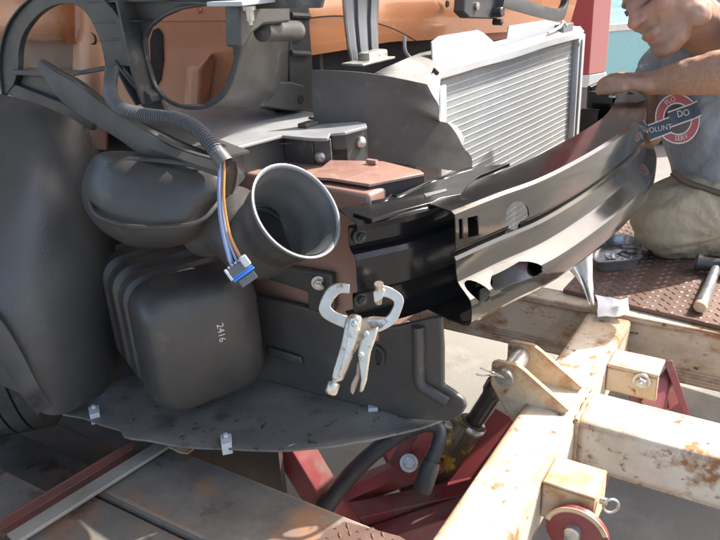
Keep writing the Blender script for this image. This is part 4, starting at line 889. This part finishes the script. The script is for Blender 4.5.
h0, h1 = G(700.5, 306, DZ + .017), G(717, 266, DZ + .022); hd = (h1 - h0); hn = hd.normalized()
B().lathe(h0, hn, [(.0, 0), (.0, .012), (.004, .0145), (.03, .0145), (.06, .0125), (hd.length, .0115), (hd.length, 0)], 20).build('handle', 'hammersteel', hm_)
B().lathe(h0, -hn, [(-.003, .0148), (.004, .0148), (.008, .012), (.0085, 0)], 20).build('end_cap', 'wood', hm_)
hs_ = hn.cross(Z).normalized()
B().lathe(h1 + Z * .004 - hn * .005, hs_, [(-.05, 0), (-.05, .021), (-.042, .024), (-.03, .018), (.02, .018), (.035, .024), (.045, .024), (.048, 0)], 20).build('head', 'rubber', hm_)

# ------------------------------------------------------------------ background
PD_ = 3.9
pa, pb2, pm_ = P(565, 60, PD_), P(607, 60, PD_), P(586.5, 60, PD_)
pa.z = pb2.z = pm_.z = 0; pw = (pb2 - pa).length
po = thing('red_post', 'tall faded red steel post with a white band standing behind the radiator', 'post', pm_)
zb1, zb0 = P(586, 74, PD_).z, P(586, 88, PD_).z
ex_, ey_ = (pb2 - pa).normalized(), Vector((0, 1, 0))
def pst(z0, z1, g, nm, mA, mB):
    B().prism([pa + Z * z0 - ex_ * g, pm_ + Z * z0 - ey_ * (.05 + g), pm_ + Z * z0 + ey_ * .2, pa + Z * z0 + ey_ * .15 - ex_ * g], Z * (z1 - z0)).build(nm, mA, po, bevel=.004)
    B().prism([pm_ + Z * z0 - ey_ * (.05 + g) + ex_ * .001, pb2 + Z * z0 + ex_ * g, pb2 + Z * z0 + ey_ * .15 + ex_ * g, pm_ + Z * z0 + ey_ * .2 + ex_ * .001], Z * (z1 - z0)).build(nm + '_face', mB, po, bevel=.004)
pst(zb1, 3.6, 0, 'column', mat('shaded side post paint', (.40, .05, .05), (.44, .065, .06), .5, scale=1, bump=.05), mat('sunlit side post paint', (.68, .27, .24), (.72, .30, .26), .5, scale=1, bump=.05))  # light painted in: right half paler as sunlit, left half deeper as shaded
pst(zb0, zb1 - .002, .004, 'white_band', mat('white band paint', (.74, .72, .68), (.68, .65, .6), .6, scale=2), mat('white band paint', (.74, .72, .68), (.68, .65, .6), .6, scale=2))
pst(0, zb0 - .002, 0, 'base', mat('brown gray base paint', (.20, .16, .14), (.25, .21, .18), .6, scale=2), mat('brown gray base paint', (.20, .16, .14), (.25, .21, .18), .6, scale=2))
# teal car seen broadside
tc0 = P(607, 145, 4.7); tc0.z = 0
tcar = thing('parked_car', 'teal parked car seen broadside behind the man', 'car', tc0 + Vector((1.2, .5, 0)))
X, Y = Vector((1, .12, 0)).normalized(), Vector((-.12, 1, 0)).normalized()
o0 = tc0 - X * .55
def tp2(x, y, z): return o0 + X * x + Y * y + Z * z
pro = [(0, .28), (.0, .62), (.08, .74), (.6, .78), (1.25, .80), (3.3, .80), (4.2, .76), (4.3, .6), (4.3, .28), (3.7, .24), (.7, .24)]
B().prism([tp2(x, 0, z) for x, z in pro], Y * 1.65).build('body', 'teal', tcar, bevel=.05, seg=4)
B().loft([[tp2(x, y0, z) for x, z in ((1.3, .795), (3.5, .795), (3.0, 1.32), (1.95, 1.32))] for y0 in (.12, 1.53)]).build('cabin', 'glass', tcar, bevel=.04)
B().loft([[tp2(x, y0, z) for x, z in ((1.85, 1.31), (3.1, 1.31), (2.95, 1.38), (2.0, 1.38))] for y0 in (.12, 1.53)]).build('roof', 'teal', tcar, bevel=.04)
B().box(tp2(.06, -.012, .735), X * 4.1, Y * .012, Z * .04).build('trim', 'chrome', tcar, bevel=.004)
B().box(tp2(.02, -.010, .40), X * 4.2, Y * .012, Z * .02).build('trim', 'chrome', tcar, bevel=.004)
for x in (1.05, 3.4):
    w_o = bpy.data.objects.new('wheel', None); COL.objects.link(w_o); w_o.parent = tcar; w_o.location = tp2(x, .05, .29) - world_loc(tcar)
    B().lathe(tp2(x, .0, .29), Y, [(0, .17), (-.03, .2), (-.03, .27), (.0, .29), (.16, .29), (.17, .2)], 36).build('tyre', 'tyre', w_o)
    B().lathe(tp2(x, .0, .29), Y, [(-.02, 0), (-.025, .06), (.0, .1), (-.005, .19), (-.02, .2)], 30).build('rim', mat('brown rim', (.35, .16, .08), (.3, .14, .07), .5), w_o)
mr = tp2(.72, -.05, .82)
B().tube([tp2(.60, .0, .83), tp2(.67, -.05, .88), tp2(.80, -.08, .99)], [.018, .02, .022], 10).build('mirror_arm', 'rubber', tcar)
of = thing('orange_lift', 'orange machine cabinet glimpsed between the red post and the man', 'machine', tp2(.2, 2.6, 0))
B().box(tp2(-.6, 2.6, 0), X * 4.2, Y * .8, Z * 1.75).build('cabinet', 'orangefar', of, bevel=.08, seg=4); B().box(tp2(-.62, 2.58, .9), X * 4.24, Y * .02, Z * .10).build('band', 'redpaint', of, bevel=.01)

gb = thing('added_building', 'added unseen brown building, there to darken the reflections in the beam', 'building', Vector((4, 15, 0)))  # building added out of view to darken what the beam reflects
gx, gy = Vector((1, -.12, 0)).normalized(), Vector((.12, 1, 0)).normalized(); go = Vector((-14, 17, 0))
gm = mat('added building wall', (.20, .15, .12), (.16, .12, .10), .7, scale=.5); gd = mat('added building door', (.30, .29, .27), (.26, .25, .24), .5, scale=.5)
B().box(go, gx * 40, gy * 6, Z * 6.5).build('wall', gm, gb)
B().box(go - gx * .4 - gy * .5 + Z * 6.5, gx * 40.8, gy * 7, Z * .35).build('roof', 'strap', gb)
for k in range(6):
    d_o = bpy.data.objects.new('roller_door', None); COL.objects.link(d_o); d_o.parent = gb; d_o.location = go + gx * (3 + 6.3 * k) - world_loc(gb)
    sl_ = B().box(go + gx * (3 + 6.3 * k) - gy * .06 + Z * .05, gx * 4.2, gy * .05, Z * .36).build('door_slat', gd, d_o, bevel=.02)
    for q_ in range(1, 10): dup(sl_, Z * .40 * q_, d_o)

# ------------------------------------------------------------------ the kneeling man
man = thing('person', 'man in gray blue printed t-shirt and khaki trousers kneeling and reaching over the beam', 'person', G(690, 256, DZ))
def ball_chain(mb, pts, step=.35):
    """overlapping round sections along a limb; pts = (point, radius)"""
    for (p, r), (q, s) in zip(pts[:-1], pts[1:]):
        d = (q - p).length; k = max(2, int(d / (min(r, s) * step)) + 1)
        for i in range(k + 1): ico(mb, p.lerp(q, i / k), r + (s - r) * i / k)
_ib = bmesh.new(); bmesh.ops.create_icosphere(_ib, subdivisions=2, radius=1); _iv = [v.co.copy() for v in _ib.verts]; _if = [tuple(v.index for v in f.verts) for f in _ib.faces]; _ib.free()
def ico(mb, c, r, ax=None):
    if ax: mb.add([c + ax[0] * v.x + ax[1] * v.y + ax[2] * v.z for v in _iv], _if)
    else: mb.add([c + v * r for v in _iv], _if)
def fuse(mb, name, vox, smooth_n, m, parent, colour=None, shape=None):
    o = mb.build('raw', m, parent); r = o.modifiers.new('r', 'REMESH'); r.mode = 'VOXEL'; r.voxel_size = vox; r.use_smooth_shade = True
    q = o.modifiers.new('s', 'SMOOTH'); q.iterations = smooth_n; q.factor = .5
    bpy.context.view_layer.update(); dg = bpy.context.evaluated_depsgraph_get(); dg.update()
    me = bpy.data.meshes.new_from_object(o.evaluated_get(dg)); o.modifiers.clear(); old = o.data; o.data = me; bpy.data.meshes.remove(old)
    o.name = name; me.name = name; off = world_loc(parent)
    if shape:
        nn = [v.normal.copy() for v in me.vertices]
        for v, n_ in zip(me.vertices, nn): v.co = shape(v.co + off, n_) - off
        me.update()
    me.materials.clear(); me.materials.append(m if not isinstance(m, str) else MT[m]); me.shade_smooth()
    if colour:
        at = me.color_attributes.new('tone', 'FLOAT_COLOR', 'POINT')
        for i, v in enumerate(me.vertices): at.data[i].color = (*colour(v.co + off), 1)
    return o
# head frame
HO = P(664, -5.5, 1.68)
camx, camy, camz = CR @ Vector((1, 0, 0)), CR @ Vector((0, 1, 0)), CR @ Vector((0, 0, 1))
fwd = (camx * -.80 - camy * .50 + camz * .26).normalized()
upv = (camx * -.50 + camy * .86); upv = (upv - fwd * upv.dot(fwd)).normalized(); lef = upv.cross(fwd).normalized()
HS = 1.04
def H(x, y, z): return HO + (fwd * x + lef * y + upv * z) * HS
def hax(a, b_, c): return (fwd * a * HS, lef * b_ * HS, upv * c * HS)
skn = bpy.data.materials.new('tanned skin'); skn.use_nodes = True
_t = skn.node_tree; _b = _t.nodes['Principled BSDF']; _a = _t.nodes.new('ShaderNodeAttribute'); _a.attribute_name = 'tone'
_n = _t.nodes.new('ShaderNodeTexNoise'); _n.inputs['Scale'].default_value = 90; _n.inputs['Detail'].default_value = 6
_tc = _t.nodes.new('ShaderNodeTexCoord'); _t.links.new(_tc.outputs['Object'], _n.inputs['Vector'])
_mr = _t.nodes.new('ShaderNodeMapRange'); _mr.inputs[3].default_value = .9; _mr.inputs[4].default_value = 1.1; _t.links.new(_n.outputs['Fac'], _mr.inputs[0])
_vm = _t.nodes.new('ShaderNodeVectorMath'); _vm.operation = 'MULTIPLY'; _t.links.new(_a.outputs['Color'], _vm.inputs[0]); _t.links.new(_mr.outputs[0], _vm.inputs[1]); _t.links.new(_vm.outputs[0], _b.inputs['Base Color'])
_bp = _t.nodes.new('ShaderNodeBump'); _bp.inputs['Strength'].default_value = .35; _bp.inputs['Distance'].default_value = .001
_n2 = _t.nodes.new('ShaderNodeTexNoise'); _n2.inputs['Scale'].default_value = 350; _t.links.new(_tc.outputs['Object'], _n2.inputs['Vector']); _t.links.new(_n2.outputs['Fac'], _bp.inputs['Height']); _t.links.new(_bp.outputs[0], _b.inputs['Normal'])
_b.inputs['Roughness'].default_value = .6; _b.inputs['Specular IOR Level'].default_value = .35; _b.inputs['Subsurface Weight'].default_value = .12; _b.inputs['Subsurface Radius'].default_value = (.012, .005, .003); _b.inputs['Subsurface Scale'].default_value = .5

mb = B()
ico(mb, H(-.012, 0, .035), 0, hax(.098, .076, .092))           # cranium
ico(mb, H(.03, 0, -.015), 0, hax(.068, .066, .085))            # mid face
ico(mb, H(.035, 0, -.075), 0, hax(.052, .052, .045))           # jaw
for y in (-1, 1):
    ico(mb, H(.045, y * .040, -.022), 0, hax(.038, .026, .026))    # cheek
    ico(mb, H(.0, y * .052, -.07), 0, hax(.038, .022, .040))       # jaw corner
    ico(mb, H(.012, y * .056, -.035), 0, hax(.040, .016, .045))
    ico(mb, H(.062, y * .030, .028), 0, hax(.018, .026, .012))     # brow
    ico(mb, H(-.012, y * .077, -.008), 0, hax(.018, .008, .030))   # ear
    ico(mb, H(.100, y * .013, -.026), 0, hax(.012, .008, .008))    # nostril wing
ico(mb, H(.074, 0, -.102), 0, hax(.022, .032, .021)); ico(mb, H(.052, 0, -.095), 0, hax(.036, .046, .028))   # chin
ball_chain(mb, [(H(.086, 0, .022), .010), (H(.100, 0, -.005), .011), (H(.111, 0, -.022), .0135)])          # nose
ico(mb, H(.088, 0, -.058), 0, hax(.014, .030, .010)); ico(mb, H(.090, 0, -.067), 0, hax(.012, .022, .0065)); ico(mb, H(.088, 0, -.079), 0, hax(.012, .020, .0075))
ico(mb, H(.070, 0, -.072), 0, hax(.024, .036, .028))
ico(mb, H(-.05, 0, -.03), 0, hax(.05, .055, .06))
# neck, shoulders, trunk under the shirt
N0, N1 = H(-.025, 0, -.06), P(730, 50, 1.82)
ball_chain(mb, [(N0, .062), (N0.lerp(N1, .5), .062), (N1, .075)])
ball_chain(mb, [(N1, .10), (P(735, 110, 1.88), .12), (P(748, 180, 1.95), .12)])
# near arm: shoulder, elbow outside the picture, wrist, hand on the beam end
S1, E1, W1 = P(775, 20, 1.66), P(752, 67, 1.55), P(648, 83.5, 1.70)
ball_chain(mb, [(N1, .08), (S1, .066), (E1, .05), (E1.lerp(W1, .3), .0505), (E1.lerp(W1, .62), .041), (E1.lerp(W1, .88), .030), (W1, .0285)])
# far arm going down behind the beam
S2, E2, W2 = P(672, 64, 2.06), P(655, 98, 1.98), P(650, 135, 1.86)
ball_chain(mb, [(N1, .08), (S2, .06), (E2, .045), (W2, .032)])
# hand: palm and five fingers over the beam's far end
K = [P(u, v, z) for u, v, z in ((607, 82.0, 1.705), (609, 79.5, 1.73), (612, 77.5, 1.755), (616, 76.5, 1.775))]
for i, k in enumerate(K):
    wv = W1 + (P(640, 80, 1.74) - P(640, 86, 1.69)) * ((i - 1.2) / 3)
    ball_chain(mb, [(wv, .0165), (wv.lerp(k, .5), .0150), (k, .0118)])
tips = [((601.5, 85, 1.715), (599.0, 92, 1.72)), ((601.8, 82.5, 1.745), (598.5, 90.5, 1.75)), ((604, 80.5, 1.77), (600, 88, 1.775)), ((608.5, 79, 1.79), (604, 85, 1.795))]
for k, (a1, a2), r_ in zip(K, tips, (.0098, .0102, .0098, .0086)):
    ball_chain(mb, [(k, r_ + .001), (P(*a1), r_), (P(*a2), r_ * .86)], .3)
ball_chain(mb, [(W1.lerp(K[0], .35), .014), (P(622, 89, 1.69), .0115), (P(611, 90, 1.70), .0102), (P(604, 91.5, 1.71), .0088)], .3)
def to_head(p):
    d = (p - HO) / HS; return Vector((d.dot(fwd), d.dot(lef), d.dot(upv)))
def gs(q, c, s): return math.exp(-sum(((q[i] - c[i]) / s[i]) ** 2 for i in range(3)))
def shp(p, n):
    q = to_head(p)
    if q.length > .2: return p + n * .0012 * noise.noise(p * 45)
    d = 0
    for y in (-1, 1):
        d -= .013 * gs(q, (.085, y * .032, .006), (.03, .016, .011))       # eye socket
        d += .0065 * gs(q, (.074, y * .032, .003), (.03, .012, .007))      # lid
        d -= .0022 * gs(q, (.085, y * .032, .0005), (.03, .014, .0022))    # lid slit
        d -= .004 * gs(q, (.085, y * .030, -.045), (.03, .010, .022))      # cheek fold
        d -= .005 * gs(q, (.1, y * .012, -.034), (.012, .004, .003))
    d -= .0045 * gs(q, (.097, 0, -.0725), (.02, .024, .0022)); d -= .004 * gs(q, (.09, 0, -.092), (.02, .02, .006))
    for k in range(3): d -= .0012 * gs(q, (.085, 0, .045 + .011 * k), (.03, .04, .002))
    d += .0016 * noise.noise(p * 60)
    return p + n * d * HS
def tone(p):
    base = Vector((.38, .225, .15)); q = to_head(p)
    if q.length < .19:
        base = Vector((.35, .205, .135))
        def mixc(c, k): 
            nonlocal base
            base = base.lerp(Vector(c), max(0, min(1, k)))
        nz_ = noise.noise(p * 130) * .5 + .5
        mixc((.50, .22, .17), .5 * gs(q, (.11, 0, -.02), (.03, .03, .03)) + .4 * (gs(q, (.07, .045, -.02), (.03, .02, .02)) + gs(q, (.07, -.045, -.02), (.03, .02, .02))))
        st = max(gs(q, (.08, 0, -.085), (.04, .05, .038)), gs(q, (.03, .05, -.075), (.05, .03, .03)), gs(q, (.03, -.05, -.075), (.05, .03, .03)))
        mixc((.25, .175, .14), st * (.45 + .2 * nz_))
        mixc((.44, .16, .14), 1.0 * gs(q, (.098, 0, -.072), (.012, .021, .0075)))
        for y in (-1, 1):
            mixc((.06, .045, .04), 1.1 * gs(q, (.088, y * .033, .026), (.03, .022, .006)) * (.6 + .6 * nz_))
            mixc((.05, .035, .03), 1.2 * gs(q, (.08, y * .032, .0005), (.03, .016, .0032)))
            mixc((.25, .12, .08), .6 * gs(q, (.085, y * .032, .010), (.03, .017, .008)))
        hair = 0
        if q.z > .075 - .25 * max(0, q.x + .0) and q.x < .075: hair = 1
        if q.x < .012 and q.z > -.03 and abs(q.y) > .04: hair = max(hair, .9)
        if q.x < -.03 and q.z > -.06: hair = 1
        if abs(q.y) > .078: hair = 0
        mixc((.20, .19, .185), hair * (.8 + .2 * nz_))
    else:
        f = noise.noise(p * 220); base *= (1 + .12 * f)
        am = noise.noise(Vector((p.x * 60, p.y * 300, p.z * 300)))
        if am > .2: base = base.lerp(Vector((.22, .13, .09)), .28)
    return base
body = fuse(mb, 'body', .0042, 6, skn, man, tone, shp)
# shirt
sb = B()
ball_chain(sb, [(P(728, 52, 1.82), .112), (P(728, 100, 1.87), .152), (P(738, 150, 1.92), .150), (P(752, 190, 1.97), .150)], .2)
ball_chain(sb, [(P(715, 78, 1.86), .135), (P(712, 110, 1.88), .135), (P(726, 165, 1.93), .135)], .2)
ball_chain(sb, [(P(722, 50, 1.84), .095), (S2, .078), (P(659, 80, 2.02), .068)], .2)
ball_chain(sb, [(P(735, 35, 1.80), .10), (P(780, 18, 1.66), .085), (P(778, 48, 1.60), .075)], .2)
CLR = H(-.03, 0, -.11)
SK = P(730, 88, 1.75)
def shirt_shape(p, n):
    d = p - SK; an = math.atan2(d.dot(camy), d.dot(camx)); rr_ = math.hypot(d.dot(camy), d.dot(camx))
    k = math.sin(an * 7 + 2 * noise.noise(p * 4)); w = (abs(k) ** .6 - .6) * .010 * min(1, rr_ / .1) * (.5 + .7 * noise.noise(p * 5 + Vector((3, 1, 2)))) + (.45 - abs(noise.noise(Vector((p.x * 7 + p.z * 5, p.y * 7, p.z * 6 - p.x * 7))))) * .018
    return p + n * w
shirt = fuse(sb, 'shirt', .007, 12, 'denim', man, None, shirt_shape)
shirt['label'] = 'gray blue t-shirt with a round fire service style print'
cb = B(); nd = (N1 - N0).normalized(); c0 = N0.lerp(N1, .66); cb.lathe(c0, nd, [(-.012, .079), (-.014, .083), (-.004, .088), (.012, .096), (.02, .104), (.02, .09)], 40); cb.build('collar', 'denim', shirt, ang=70)
# trousers
pb_ = B()
ball_chain(pb_, [(P(752, 196, 1.97), .158), (P(730, 205, 1.95), .145), (P(700, 212, 1.93), .122), (P(672, 217, 1.92), .098), (P(669, 222, 1.92), .093)], .2)
ball_chain(pb_, [(P(671, 226, 1.92), .090), (P(700, 234, 1.95), .070), (P(745, 246, 1.96), .062)], .2)
ball_chain(pb_, [(P(755, 196, 2.05), .15), (P(710, 205, 2.16), .11), (P(690, 212, 2.18), .09), (P(720, 228, 2.16), .065)], .2)
KC = P(712, 236, 1.9)
def pants_shape(p, n):
    d = p - KC; an = math.atan2(d.dot(camy), d.dot(camx)); rr_ = math.hypot(d.dot(camy), d.dot(camx))
    k = math.sin(an * 8 + 2.2 * noise.noise(p * 5) + 5 * rr_); w = (abs(k) ** .6 - .6) * .012 * min(1, rr_ / .06) * (.55 + .6 * noise.noise(p * 7)) + (.4 - abs(noise.noise(Vector((p.x * 10 - p.z * 16, p.y * 8, p.z * 13 + 7))))) * .014
    q = p + n * w
    if q.z < DZ + .002: q.z = DZ + .002
    return q
fuse(pb_, 'trousers', .008, 10, 'khaki', man, None, pants_shape)
# shirt print
tr = bvh_of(shirt); pc_ = onplane(677, 119, P(690, 115, 1.72), camz)
sr = (camx * .965 + camy * .20 - camz * .2).normalized(); su = camy
def ringmesh(r0, r1, a0, a1, n=40):
    vs, fs = [], []
    for i in range(n + 1):
        t = rad(a0 + (a1 - a0) * i / n)
        for k in range(4): r = r0 + (r1 - r0) * k / 3; vs.append(Vector((r * math.cos(t), r * math.sin(t), 0)))
    for i in range(n):
        for k in range(3): q = i * 4 + k; fs.append((q, q + 1, q + 5, q + 4))
    return vs, fs
def rectmesh(x0, y0, x1, y1, nx=24, ny=6, skew=0):
    vs = [Vector((x0 + (x1 - x0) * i / nx, y0 + (y1 - y0) * j / ny + skew * (i / nx - .5), 0)) for i in range(nx + 1) for j in range(ny + 1)]
    return vs, [(i * (ny + 1) + j, (i + 1) * (ny + 1) + j, (i + 1) * (ny + 1) + j + 1, i * (ny + 1) + j + 1) for i in range(nx) for j in range(ny)]
PR = .0585
decal('print_ring', ringmesh(PR * .66, PR * .96, 0, 360), 0, pc_, sr, su, tr, 'printred', shirt, lift=.0022)
decal('print_line', ringmesh(PR * .97, PR * 1.02, 0, 360), 0, pc_, sr, su, tr, 'printwhite', shirt, lift=.0024)
decal('print_line', ringmesh(PR * .61, PR * .66, 0, 360), 0, pc_, sr, su, tr, 'printwhite', shirt, lift=.0024)
for (x0, x1, yo) in ((-.082, -.022, -.016), (-.024, .045, .006), (.043, .085, .016)):
    decal('print_band', rectmesh(x0, yo - .017, x1, yo + .017, skew=.010), 0, pc_, sr, su, tr, 'printnavy', shirt, lift=.0032)
    for y in (-.019, .0165): decal('print_line', rectmesh(x0, yo + y, x1, yo + y + .003, 20, 1, skew=.010), 0, pc_, sr, su, tr, 'printwhite', shirt, lift=.0036)
decal('print_text', 'VOLUNT', .018, pc_ + sr * -.053 - su * .016, sr, su, tr, 'printwhite', shirt, lift=.0042)
decal('print_text', 'DO', .022, pc_ + sr * .014 + su * .010, sr, su, tr, 'printwhite', shirt, lift=.0042)
def arcw(r, top):
    def f(x, y):
        t = x / r
        return ((r + y) * math.sin(t), (r + y) * math.cos(t)) if top else ((r - y) * math.sin(t), -(r - y) * math.cos(t))
    return f
decal('print_text', 'FLO', .017, pc_, sr, su, tr, 'printwhite', shirt, warp=(lambda g_: lambda x, y: g_(x - .012, y))(arcw(PR * .80, True)), lift=.0034)
decal('print_text', 'SERV', .017, pc_, sr, su, tr, 'printwhite', shirt, warp=arcw(PR * .80, False), lift=.0034)
B().tube(cr([onplane(u, v, P(700, 185, 1.83), (camz * .9 + camx * -.3).normalized()) for u, v in ((672, 172), (684, 181), (700, 187), (722, 194))], 6), .008, 10).build('belt', 'belt', man)
